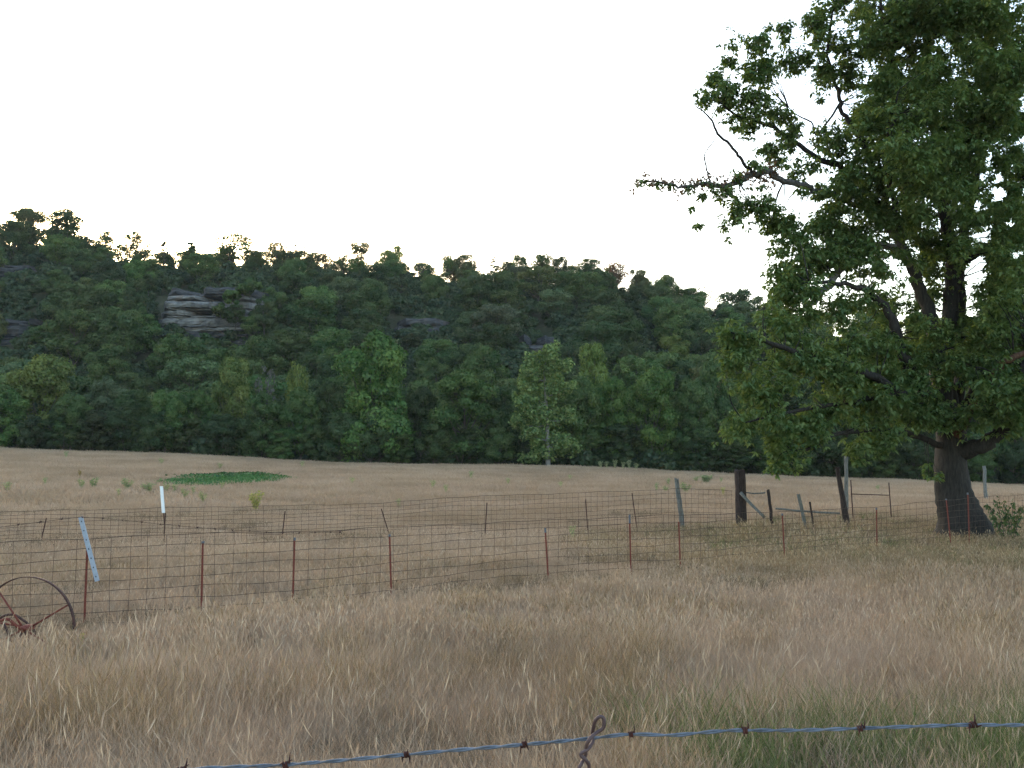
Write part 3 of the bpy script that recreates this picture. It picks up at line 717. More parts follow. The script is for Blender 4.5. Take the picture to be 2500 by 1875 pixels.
# ---------------------------------------------------------------- trees along the far edge of the field
EDGE = [
 (-70, 900, 190, 'valley1', 'mid green', 139, 'leafy tree at the field edge cut by the left side of the photo'),
 (20, 945, 130, 'valley3', 'bright green', 137, 'bright green low tree at the left end of the field edge'),
 (105, 862, 180, 'valley1', 'yellow green', 146, 'large yellow green round tree near the left end of the field edge'),
 (175, 965, 110, 'valley2', 'mid green', 136, 'lower mid green tree right of the large yellow green one'),
 (255, 915, 120, 'valley0', 'grey green', 144, 'grey green tree at the field edge behind the upright weeds on the left'),
 (330, 950, 110, 'valley4', 'dark green', 138, 'dark tree at the field edge above the white post sleeve'),
 (405, 955, 105, 'valley2', 'mid green', 136, 'tree with a pale trunk foot at the field edge above the green pond patch'),
 (480, 950, 110, 'valley1', 'mid green', 139, 'mid green tree left of the yellow topped tree'),
 (566, 872, 118, 'valley4', 'yellow green', 143, 'tall yellow topped tree at the field edge below the pale cliff'),
 (640, 950, 120, 'valley3', 'mid green', 137, 'mid green tree right of the yellow topped tree'),
 (722, 878, 78, 'lacy1', 'yellow green', 146, 'thin yellowish tree with a visible stem left of the tallest dark tree'),
 (735, 950, 110, 'valley2', 'mid green', 137, 'leafy tree in front of the thin yellowish stem'),
 (800, 925, 110, 'valley0', 'dark green', 140, 'dark tree on the left flank of the tallest field-edge tree'),
 (918, 796, 225, 'valley3', 'bright green', 138, 'tallest and broadest dark green tree in the middle of the field edge'),
 (1030, 940, 110, 'valley1', 'dark green', 141, 'dark tree between the tallest tree and its round neighbour'),
 (1130, 900, 200, 'valley1', 'bright green', 138, 'broad round bright green tree left of the thin grey trunked tree'),
 (1235, 940, 120, 'valley4', 'mid green', 140, 'mid green tree directly left of the thin grey trunked tree'),
 (1318, 848, 150, 'valley3', 'yellow green', 147, 'bright dome of leaves rising behind the thin grey trunked tree'),
 (1452, 838, 118, 'valley4', 'yellow green', 152, 'light green round crown standing above the right part of the field edge'),
 (1415, 920, 130, 'valley2', 'mid green', 138, 'green tree immediately right of the thin grey trunked tree'),
 (1500, 915, 120, 'valley0', 'bright green', 139, 'bright green tree below the light round crown'),
 (1600, 893, 150, 'valley1', 'bright green', 138, 'broad drooping bright green tree left of the big roadside tree'),
 (1690, 930, 120, 'valley2', 'mid green', 137, 'low drooping tree at the field edge left of the thick gate post'),
 (1745, 880, 130, 'valley4', 'mid green', 142, 'tree at the field edge rising behind the thick gate post'),
 (1850, 900, 150, 'valley3', 'mid green', 140, 'field-edge tree above the thin leaning stake'), (1960, 900, 150, 'valley1', 'dark green', 141, 'field-edge tree above the fallen rail, behind low leaves of the big tree'), (2070, 905, 150, 'valley2', 'mid green', 139, 'field-edge tree behind the crooked dark post'),
 (2180, 900, 150, 'valley0', 'dark green', 141, 'field-edge tree above the rusty pipe gate'), (2290, 910, 150, 'valley3', 'dark green', 140, 'field-edge tree just left of the big tree trunk'), (2400, 905, 150, 'valley4', 'mid green', 139, 'field-edge tree right of the big trunk behind the far pale pole'), (2500, 905, 150, 'valley1', 'bright green', 138, 'field-edge tree at the right photo edge behind the big limb'), (2600, 915, 150, 'valley2', 'mid green', 140, 'field-edge tree just past the right photo edge')]
for (px, top, w, kind, cn, y, lb) in EDGE:
    b = at_px(px, y); ztop = P(px, top, y).z; b.z -= .3
    plant_tree('field_edge_tree', kind, b, ztop - b.z, GREENS[cn], lb or 'leafy tree at the field edge seen under and behind the big roadside tree', 'trees along the far edge of the field', w / F * y, jitter=.05)
# shorter trees filling the dark space under the crowns
SPOTS = [(-200, 'at the left photo edge'), (110, 'beneath the large yellow green round tree'), (200, 'right of the large yellow green round tree'), (330, 'above the white pipe'), (410, 'above the green pond patch'), (500, 'left of the yellow topped tree'), (566, 'beneath the yellow topped tree'), (650, 'right of the yellow topped tree'), (730, 'beneath the thin yellowish tree'),
         (800, 'on the left of the tallest dark tree'), (918, 'beneath the tallest dark tree'), (1030, 'right of the tallest dark tree'), (1130, 'beneath the round bright green tree'), (1230, 'left of the grey trunked tree'), (1320, 'behind the grey trunked tree'), (1410, 'right of the grey trunked tree'), (1500, 'behind the pale weeds on the field lip'), (1600, 'beneath the drooping bright green tree'), (1670, 'behind the leaning grey post'), (1750, 'left of the thick gate post'), (1810, 'behind the thick gate post'), (1880, 'behind the thin leaning stake'), (1960, 'behind the fallen rail'), (2060, 'behind the crooked dark post'), (2140, 'behind the pipe gate'), (2250, 'left of the big trunk'), (2340, 'hidden behind the big trunk'), (2400, 'behind the far pale pole'), (2480, 'at the right photo edge'), (2600, 'past the right photo edge')]
def under_label(px): return 'short shady tree at the wood foot ' + min(SPOTS, key=lambda q: abs(q[0] - px))[1]
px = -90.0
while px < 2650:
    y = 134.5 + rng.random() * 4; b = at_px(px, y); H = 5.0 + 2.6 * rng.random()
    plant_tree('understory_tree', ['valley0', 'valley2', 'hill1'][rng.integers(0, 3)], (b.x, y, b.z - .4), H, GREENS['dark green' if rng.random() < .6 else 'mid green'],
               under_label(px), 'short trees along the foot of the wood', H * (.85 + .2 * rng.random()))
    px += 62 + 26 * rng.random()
# undergrowth on the hill floor
n = 3600
y = 137 + 122 * rng.random(n); x = (rng.random(n) * 2 - 1) * (.58 * y)
pxs, rws = proj(x, y, terrain(x, y) + 1.0)
ok = np.array([not any(a < q < c and b + 8 < r_ < d - 8 for (a, b, c, d) in CLEAR) for q, r_ in zip(pxs, rws)])
x, y = x[ok], y[ok]
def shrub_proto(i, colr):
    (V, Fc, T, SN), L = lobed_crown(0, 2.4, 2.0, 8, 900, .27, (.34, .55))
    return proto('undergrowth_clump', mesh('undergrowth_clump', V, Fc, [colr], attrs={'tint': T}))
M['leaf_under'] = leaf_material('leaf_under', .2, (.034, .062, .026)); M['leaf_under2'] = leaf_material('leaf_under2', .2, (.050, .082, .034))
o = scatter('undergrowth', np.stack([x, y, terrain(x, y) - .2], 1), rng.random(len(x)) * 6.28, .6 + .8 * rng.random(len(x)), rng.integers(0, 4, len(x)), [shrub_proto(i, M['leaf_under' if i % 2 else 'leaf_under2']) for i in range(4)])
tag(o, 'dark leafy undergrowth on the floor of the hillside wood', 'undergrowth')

# thin pale trunked tree standing out in front of the wood
def limb_px(pts, y):
    return [P(a, b, y + d) for (a, b, d) in pts]
def thin_tree():
    y = 132.5; base = at_px(1338, y); root = empty('pale_trunked_tree', base)
    tag(root, 'thin grey trunked tree with sparse dull leaves standing before the dark wood', 'tree')
    loc = lambda pts: [np.array(p) - np.array(base) for p in pts]
    k = F / y
    tp = [(1338, 1150, 0), (1337, 1080, 0), (1335, 1030, 0), (1333, 980, .2), (1330, 930, .1), (1326, 880, 0)]
    pp, rr = smooth_path(loc(limb_px(tp, y)), [6.5 / k, 5 / k, 4.4 / k, 3.6 / k, 2.4 / k, 1 / k], 4)
    MB().tube(pp, rr, 8, .1).build('trunk', M['bark_pale'], root)
    tips = []
    for (bpx, brow, ex, er, dz) in [(1336, 1028, 1385, 1022, .8), (1336, 1032, 1300, 1012, -.6), (1333, 985, 1285, 962, .6), (1337, 1076, 1290, 1060, -1), (1337, 1085, 1380, 1078, .6), (1332, 970, 1378, 948, -.4), (1330, 930, 1290, 915, .4), (1329, 915, 1365, 895, -.6), (1333, 990, 1270, 985, -.9), (1338, 1100, 1310, 1110, .4), (1337, 1090, 1395, 1095, -.6), (1335, 1040, 1262, 1036, .3), (1330, 900, 1312, 872, .3), (1329, 890, 1345, 862, -.3)]:
        a, b_ = np.array(P(bpx, brow, y)) - np.array(base), np.array(P(ex, er, y + dz)) - np.array(base)
        q, r2 = smooth_path([a, (a + b_) / 2 + np.array([0, 0, -.15]), b_], [2.2 / k, 1.5 / k, .5 / k], 3)
        MB().tube(q, r2, 5).build('branch', M['bark_pale'], root); tips.append(b_); tips.append((a + b_) / 2 + np.array([0, .2, .2]))
    C, N = [], []
    for tp_ in tips:
        for _ in range(8):
            c = tp_ + rng.normal(size=3) * np.array([.8, .8, .55]); kk = 55
            d = rng.normal(size=(kk, 3)); d /= np.linalg.norm(d, axis=1)[:, None]
            C.append(c + d * (.35 + .5 * rng.random((kk, 1)))); N.append(d + rng.normal(size=d.shape) * .6)
    for s_ in np.linspace(.25, 1, 26):
        p_ = pp[int(s_ * (len(pp) - 1))]; kk = 45; wv = 1.3 * (1.1 - .6 * s_)
        C.append(p_ + rng.normal(size=(kk, 3)) * np.array([wv, wv, .4])); N.append(rng.normal(size=(kk, 3)))
    C, N = np.concatenate(C), np.concatenate(N)
    V, Fc, T = quads(C, N, .20 * (.6 + .8 * rng.random(len(C))), .7)
    o = obj('crown', mesh('crown', V, Fc, [M['leaf_far']], attrs={'tint': T}), root); o.color = (.115, .190, .058, 1)
thin_tree()
# grey dead tree in the wood right of the yellow topped one, and a pale dead snag
for (px, top, w, lb) in [(648, 885, 70, 'grey dead tree with bare fine twigs right of the yellow topped tree')]:
    b = at_px(px, 148); plant_tree('dead_tree', 'bare', b, P(px, top, 148).z - b.z, (.10, .105, .09), lb, None, w / F * 148)

# ---------------------------------------------------------------- the big roadside tree
def big_tree():
    y0 = 34.0; base = Vector((TREE.x, TREE.y, TREE.z)); K = F / y0; B = np.array(base)
    root = empty('roadside_tree', base); tag(root, 'huge spreading broadleaf tree with thick flared trunk behind the red fence posts', 'tree')
    def L(pts): return [np.array(P(a, b, y0 + d)) - B for (a, b, d) in pts]
    # trunk with root flare
    tp = L([(2356, 1345, 0), (2353, 1300, 0), (2340, 1252, 0), (2328, 1195, 0), (2323, 1130, 0), (2322, 1080, 0), (2318, 1030, 0)])
    pp, rr = smooth_path(tp, [a / K for a in (86, 66, 50, 42, 37, 36, 30)], 5)
    V, Fc = tube(pp, rr, 22, .10); V = np.array(V)
    low = V[:, 2] < .9                                            # roots spread at the foot
    ang = np.arctan2(V[:, 1], V[:, 0]); fl = 1 + .10 * np.cos(5 * ang + .6) * np.clip((.9 - V[:, 2]) / .9, 0, 1)
    V[:, 0] *= np.where(low, fl, 1); V[:, 1] *= np.where(low, fl, 1)
    obj('trunk', mesh('trunk', V, Fc, [M['bark']], True), root)
    LIMBS = [  # (points px,row,depth offset), (radii px), material
     ([(2325, 1110, 0), (2372, 1098, -.5), (2412, 1080, -.8), (2455, 1042, -1), (2480, 975, -1.2), (2500, 900, -1.2), (2560, 790, -1)], (24, 20, 17, 15, 13, 11, 7), 'bark'),
     ([(2330, 1080, 0), (2352, 1030, -.8), (2385, 985, -1.4), (2420, 930, -1.8), (2440, 895, -2), (2485, 866, -2.2), (2560, 840, -2.4)], (12, 11, 10, 9, 8, 7, 4), 'bark_red'),
     ([(2318, 1040, 0), (2300, 960, .2), (2290, 880, .3), (2284, 830, .3), (2268, 765, .4), (2240, 690, .6), (2208, 610, .9), (2172, 520, 1.1), (2140, 430, 1.2), (2105, 335, 1.0)], (30, 24, 20, 19, 17, 15, 12, 10, 8, 5), 'bark'),
     ([(2322, 1040, .2), (2310, 930, .6), (2312, 830, .8), (2322, 730, .9), (2326, 650, 1.0), (2312, 560, 1.2), (2295, 450, 1.2), (2280, 300, 1.0), (2262, 120, .8), (2250, -60, .6), (2240, -220, .5)], (26, 22, 20, 19, 18, 15, 13, 10, 8, 6, 3), 'bark'),
     ([(2330, 1050, .4), (2345, 930, 1.0), (2346, 830, 1.3), (2342, 730, 1.5), (2345, 640, 1.7), (2362, 540, 2), (2385, 420, 2.2), (2400, 280, 2.4), (2410, 130, 2.4), (2420, -40, 2.2)], (18, 16, 15, 14, 12, 11, 9, 7, 5, 3), 'bark'),
     ([(2340, 1060, 0), (2390, 930, .4), (2422, 800, .8), (2432, 660, 1), (2440, 530, 1), (2475, 475, .8), (2530, 400, .6), (2600, 280, .4)], (17, 15, 13, 11, 10, 9, 7, 4), 'bark'),
     ([(2315, 1060, 0), (2255, 950, -.8), (2205, 865, -1.2), (2186, 795, -1.4), (2160, 748, -1.4), (2105, 705, -1.6), (2040, 690, -1.8), (1975, 690, -2)], (17, 14, 12, 11, 9, 7, 5, 3), 'bark'),
     ([(2225, 650, .7), (2165, 600, .2), (2100, 618, -.4), (2040, 672, -.9), (1992, 728, -1.2), (1962, 757, -1.4)], (10, 9, 9, 9, 7.5, 5.5), 'deadwood'),
     ([(2215, 620, .9), (2150, 540, .4), (2080, 492, 0), (2002, 470, -.4), (1952, 452, -.6), (1898, 434, -.8), (1873, 417, -.9), (1825, 431, -1), (1762, 455, -1.2), (1721, 447, -1.3), (1681, 457, -1.4), (1649, 454, -1.5), (1599, 443, -1.6), (1557, 446, -1.7)], (10, 9, 8, 7.5, 7.5, 7.5, 7.5, 7, 6, 4.5, 4, 3.2, 2.6, 1.3), 'limb_grey'),
     ([(2190, 560, 1.0), (2120, 470, .8), (2060, 411, .6), (2011, 396, .5), (1960, 360, .4), (1916, 334, .4), (1884, 307, .3), (1840, 295, .2), (1794, 280, .1), (1765, 256, 0)], (10, 9, 8, 7, 6, 5.5, 5, 4, 3.4, 2), 'bark'),
     ([(1840, 424, -1), (1812, 390, -1.2), (1789, 362, -1.3), (1753, 325, -1.4), (1735, 289, -1.5), (1699, 259, -1.6)], (4.5, 4, 3.5, 3, 2.4, 1.2), 'bark'),
     ([(1733, 446, -1.3), (1726, 415, -1.3), (1720, 388, -1.3), (1722, 372, -1.3), (1742, 345, -1.4), (1748, 328, -1.4)], (2.4, 2, 1.8, 1.5, 1.2, .8), 'bark'),
     ([(2140, 430, 1.2), (2098, 330, .8), (2060, 275, .6), (2047, 226, .5), (2036, 185, .4), (2020, 136, .3), (2026, 70, .2), (2035, 10, .2), (2040, -60, .2)], (8, 7, 5.5, 5, 4.4, 3.8, 3, 2.2, 1.2), 'bark'),
     ([(2052, 250, .6), (1997, 328, .5), (1980, 298, .4), (1952, 284, .3), (1925, 262, .2)], (3, 2.6, 2.2, 1.8, 1), 'bark'),
     ([(2310, 1095, 0), (2235, 1062, -1.0), (2150, 1048, -1.8), (2060, 1056, -2.4), (2012, 1076, -2.8), (1972, 1096, -3), (1930, 1100, -3.2)], (9, 7, 6, 5, 4, 3.5, 2), 'bark'),
     ([(2312, 1050, 0), (2210, 965, -1.4), (2090, 900, -2.4), (1960, 862, -3), (1850, 828, -3.4), (1785, 812, -3.6)], (13, 11, 9, 7, 4.5, 2), 'bark'),
     ([(2200, 962, -1.4), (2060, 980, -2.6), (1930, 1005, -3.2), (1820, 1032, -3.6)], (8, 6, 4, 1.8), 'bark'),
     ([(2300, 450, 1.2), (2380, 340, .2), (2450, 240, -.4), (2540, 150, -1)], (8, 6, 5, 3), 'bark'),
     ([(2280, 320, 1), (2220, 220, .2), (2170, 130, -.4), (2150, 20, -.8), (2140, -100, -1)], (7, 6, 5, 4, 2), 'bark'),
     ([(2200, 590, .9), (2180, 470, -.6), (2160, 380, -1.6), (2190, 280, -2.2)], (9, 7, 5, 3), 'bark'),
     ([(2500, 900, -1.2), (2600, 830, -1.4), (2720, 780, -1.2), (2830, 760, -1)], (10, 8, 6, 3), 'bark'),
     ([(2350, 640, 1.7), (2480, 560, 3), (2620, 480, 4), (2760, 430, 4.5)], (10, 8, 6, 3), 'bark')]
    segs = []
    for pts, rad, mt in LIMBS:
        q, r2 = smooth_path(L(pts), [a / K for a in rad], 5)
        jit = rng.normal(size=q.shape) * (np.minimum(r2, .10)[:, None]) * .35; jit[0] = 0
        q = q + jit
        MB().tube(q, r2, 10 if rad[0] > 9 else 7, .08).build('limb', M[mt], root); segs.append(q)
    skel = np.concatenate(segs)
    # leafy masses: (px, row, radius px, depth offset, density)
    A = [(2033, 15, 36, .2), (1988, 54, 30, .2), (1925, 66, 22, .1), (1875, 66, 13, .1), (1915, 98, 16, .1), (1828, 118, 40, 0), (1880, 152, 36, .1), (1780, 154, 20, 0), (1750, 185, 26, 0), (1742, 226, 42, 0), (1786, 240, 30, 0),
         (1853, 188, 38, 0), (1840, 250, 48, 0), (1812, 296, 38, .1), (1880, 288, 30, .2), (1930, 276, 26, .3), (1952, 150, 42, .2), (2020, 172, 40, .2), (2074, 132, 48, .4), (2006, 84, 42, .2), (2080, 196, 30, .5), (1997, 247, 11, .3),
         (1934, 335, 34, .3), (1740, 455, 11, -1.3), (1690, 462, 10, -1.4), (1640, 458, 9, -1.5), (1604, 448, 10, -1.6), (1566, 448, 10, -1.7), (1715, 440, 9, -1.3), (1905, 372, 32, .2), (1952, 410, 32, 0), (2033, 353, 55, .4), (1872, 374, 20, 0), (1806, 502, 36, -1), (1868, 508, 42, -.8), (1789, 526, 18, -1), (1770, 556, 11, -1), (1777, 580, 8, -1), (1700, 538, 12, -1.2), (1690, 502, 9, -1.3),
         (1716, 476, 13, -1.3), (1762, 478, 16, -1.1), (1892, 545, 34, -.6), (1932, 580, 46, -.6), (1975, 540, 48, -.4), (2022, 495, 36, -.2), (1952, 635, 55, -.8), (1928, 706, 50, -1.2), (1905, 650, 34, -.9), (2086, 565, 56, 0), (2140, 500, 44, .4), (2110, 430, 60, .4),
         (1790, 824, 36, -3.4), (1775, 880, 26, -3.5), (1812, 856, 46, -3.3), (1858, 940, 56, -3.2), (1804, 1030, 36, -3.5), (1872, 1030, 55, -3.2), (1917, 1088, 40, -3), (1903, 1132, 20, -3), (1968, 1044, 52, -2.8), (1953, 892, 66, -2.8), (2039, 916, 70, -2.4), (2025, 1005, 58, -2.5),
         (2089, 1085, 28, -2.2), (2094, 1126, 14, -2.2), (2152, 1050, 52, -1.8), (2129, 960, 76, -1.8), (2197, 938, 76, -1.2), (2242, 1007, 66, -.8), (2152, 848, 56, -1.4), (2242, 880, 56, -.8), (1926, 782, 56, -2.4), (1971, 735, 46, -1.8), (1917, 712, 40, -1.6),
         (2333, 894, 56, -1.2), (2400, 826, 64, -1), (2425, 762, 50, -.6), (2446, 916, 66, -1.6), (2482, 738, 46, -.4), (2423, 1005, 46, -1.6), (2324, 1007, 46, -1.4), (2480, 1000, 50, -1.6), (2266, 1135, 11, -.9), (2276, 1163, 12, -.9), (2060, 770, 50, -1.6), (2060, 840, 50, -2),
         (2100, 720, 40, -1.4), (2065, 485, 34, -.7), (2115, 520, 40, -.5), (2010, 470, 20, -1.0), (2160, 560, 44, -.4), (1965, 462, 15, -1.1), (1838, 405, 16, -1.2), (1800, 430, 14, -1.3), (1775, 470, 12, -1.4), (2200, 640, 34, -.6), (2060, 625, 30, -1.6), (2020, 640, 56, -.6), (2042, 570, 50, -.3)]
    Bm = [(2178, 88, 104), (2268, 226, 122), (2178, 271, 84), (2200, 400, 96), (2314, 400, 100), (2404, 140, 86), (2359, 20, 96), (2476, 190, 60), (2476, 380, 58), (2246, 545, 58), (2350, 500, 58), (2455, 590, 42), (2480, 670, 52), (2133, 660, 52), (2100, 620, 50),
          (2110, 60, 50), (2135, 345, 50), (2150, 190, 56), (2335, 630, 46), (2405, 715, 50), (2465, 640, 50), (2480, 520, 52), (2290, 700, 44), (2240, 770, 52), (2350, 790, 62), (2300, 590, 60), (2430, 480, 50), (2060, 440, 46), (2470, 780, 60), (2400, 640, 50), (2460, 560, 46), (2330, 330, 60), (2250, 470, 60), (2440, 60, 60), (2480, 290, 50),
          (2260, 20, 90), (2110, 300, 60), (2400, 300, 76), (2250, 640, 30), (2390, 540, 40), (2190, 760, 46), (2390, 900, 60)]
    blobs = [(a, b, r_, d, 1.35) for (a, b, r_, d) in A]
    for (a, b, r_) in Bm:
        inner = 540 < b < 860 and 2180 < a < 2430      # the open middle where the limbs show
        for d in ((-.4, 1.8, 3.4) if inner and b > 700 else (1.2, 2.4, 3.6) if inner else (-1.2, 1.4) if a < 2180 else (-2.4, 0, 2.8)): blobs.append((a + rng.normal() * 16, b + rng.normal() * 16, r_ * .95, d + rng.normal() * .5, .85))
    for _ in range(46):   # the part of the crown right of the frame and above it
        a, b = 2530 + 380 * rng.random(), -300 + 1250 * rng.random()
        if (a - 2350) / 620 * (a - 2350) / 620 + ((b - 330) / 700) ** 2 < 1: blobs.append((a, b, 70 + 40 * rng.random(), rng.normal() * 2.2, .7))
    for _ in range(22): blobs.append((2060 + 520 * rng.random(), -60 - 220 * rng.random(), 80, rng.normal() * 2, .6))
    GAPS = [(2378, 668, 30), (2385, 640, 26), (2440, 470, 24), (2385, 500, 18), (2105, 520, 12), (2140, 495, 10), (2255, 700, 12), (2365, 700, 16), (2240, 610, 12), (2280, 600, 9), (2345, 560, 9), (2210, 700, 9), (2130, 640, 9), (2480, 620, 12), (2440, 430, 14), (2365, 760, 9), (2160, 400, 8), (2090, 330, 9), (2330, 250, 7), (2400, 60, 8), (2440, 110, 10), (2380, 190, 7), (2230, 160, 6), (2190, 330, 7), (2290, 460, 7), (2222, 655, 16), (2300, 640, 14), (2180, 640, 22), (2085, 770, 13), (2200, 770, 18), (2120, 775, 16), (2470, 545, 18), (2250, 545, 10), (2405, 580, 14), (2050, 668, 10)]
    P0 = []
    for (a, b, r_, d, de) in blobs:
        c = np.array(P(a, b, y0 + d)) - B; r = r_ / K
        k = max(3, int(225 * r * r * de))
        v = rng.normal(size=(k, 3)); v /= np.linalg.norm(v, axis=1)[:, None]
        # small sub-clumps give the crown its light and dark tufts
        kc = max(2, int(k / 15)); cc = rng.normal(size=(kc, 3)); cc /= np.linalg.norm(cc, axis=1)[:, None]
        cen = c + cc * (r * (.25 + .72 * rng.random((kc, 1)) ** .7)) * np.array([1, 1, .9])
        w = cen[rng.integers(0, kc, k)] + rng.normal(size=(k, 3)) * min(.19, r * .34)
        P0.append(w)
    P0 = np.concatenate(P0); W = P0 + B
    px, row = proj(W[:, 0], W[:, 1], W[:, 2])
    keep = np.ones(len(P0), bool)
    for (a, b, r_) in GAPS: keep &= ((px - a) ** 2 + (row - b) ** 2 > (r_ * .95 * (.75 + .5 * rng.random(len(px)))) ** 2)
    P0 = P0[keep]; n = len(P0)
    # twigs from each tenth spray back towards the nearest limb
    mb = MB()
    sel = rng.permutation(n)[:1500]
    for i in sel:
        dd = np.linalg.norm(skel - P0[i], axis=1); j = int(np.argmin(dd))
        if .15 < dd[j] < 2.4:
            a, b_ = skel[j], P0[i]
            m_ = (a + b_) / 2 + rng.normal(size=3) * dd[j] * .12 + np.array([0, 0, .08 * dd[j]])
            q, r2 = smooth_path([a, m_, b_], [.010 + .012 * dd[j], .008 + .005 * dd[j], .005], 3); mb.tube(q, r2, 4)
    o = mb.build('twigs', M['bark'], root); o['kind'] = 'stuff'; o.name = 'twig_growth'
    # leaves: whorled, drooping, folded along the midrib
    per = 9
    cen = np.repeat(P0, per, 0); N_ = len(cen)
    az = rng.random(N_) * 6.283; el = -.15 - .85 * rng.random(N_) + .55 * (rng.random(N_) < .3)
    D = np.stack([np.cos(az) * np.cos(el), np.sin(az) * np.cos(el), np.sin(el)], 1)
    s = .082 + .085 * rng.random(N_)
    S = np.cross(D, np.array([0, 0, 1.0])) + rng.normal(size=(N_, 3)) * .35; S /= np.linalg.norm(S, axis=1)[:, None]
    Up = np.cross(S, D)
    a0 = cen + D * (s * .25)[:, None] + rng.normal(size=(N_, 3)) * .03; s_ = s[:, None]
    tip = a0 + D * s_ * 1.25 - np.array([0, 0, 1]) * s_ * .25; midp = a0 + D * s_ * .6 - Up * s_ * .10
    lft, rgt = midp + S * s_ * .36 + Up * s_ * .16, midp - S * s_ * .36 + Up * s_ * .16
    V = np.stack([a0, lft, tip, rgt, midp], 1).reshape(-1, 3); i5 = np.arange(N_)[:, None] * 5
    Fc = np.concatenate([i5 + np.array([[0, 4, 2, 1]]), i5 + np.array([[0, 3, 2, 4]])])
    T = np.repeat(np.clip(np.repeat(.5 + .16 * rng.normal(size=n), per) + .16 * rng.normal(size=N_), 0, 1), 5)
    o = obj('crown', mesh('crown', V, Fc, [M['leaf']], attrs={'tint': T}), root); o.color = (.110, .182, .062, 1)
    # brown withered leaves along the bare left limb
    mb_c = []
    bl = segs[8]
    for i in range(len(bl)):
        w = proj(*(bl[i] + B))[0]
        if w < 1890:
            for _ in range(2 if w < 1770 else 4): mb_c.append(bl[i] + np.array([rng.normal() * .12, rng.normal() * .12, (.10 if rng.random() < .6 else -.16) + rng.normal() * .07]))
    cen = np.repeat(np.array(mb_c), 7, 0); N_ = len(cen); C = cen + rng.normal(size=(N_, 3)) * .07
    V, Fc, T = quads(C, rng.normal(size=(N_, 3)) * np.array([1, 1, .3]), .065 * (.6 + .8 * rng.random(N_)), .5)
    o = obj('withered_leaves', mesh('withered_leaves', V, Fc, [M['leaf']], attrs={'tint': T}), root); o.color = (.11, .075, .042, 1); o['kind'] = 'stuff'
big_tree()

# ---------------------------------------------------------------- wire fences
def tpost_mesh(h, w=.036):
    """T-section steel post with studs on its face"""
    a = w / 2; th = .007
    sec = [(-a, 0), (a, 0), (a, th), (th / 2, th), (th / 2, w * .9), (-th / 2, w * .9), (-th / 2, th), (-a, th)]
    V = [(x, y, z) for z in (-.35, h) for (x, y) in sec]; n = 8
    Fc = [(i, (i + 1) % n, n + (i + 1) % n, n + i) for i in range(n)] + [tuple(range(n - 1, -1, -1)), tuple(range(n, 2 * n))]
    z = .12
    while z < h - .03:
        b = len(V); V += [(-.006, -.008, z), (.006, -.008, z), (.006, -.008, z + .018), (-.006, -.008, z + .018), (-.006, .001, z - .004), (.006, .001, z - .004), (.006, .001, z + .022), (-.006, .001, z + .022)]
        Fc += [(b, b + 1, b + 2, b + 3), (b, b + 4, b + 5, b + 1), (b + 3, b + 2, b + 6, b + 7), (b, b + 3, b + 7, b + 4), (b + 1, b + 5, b + 6, b + 2)]
        z += .054
    return V, Fc
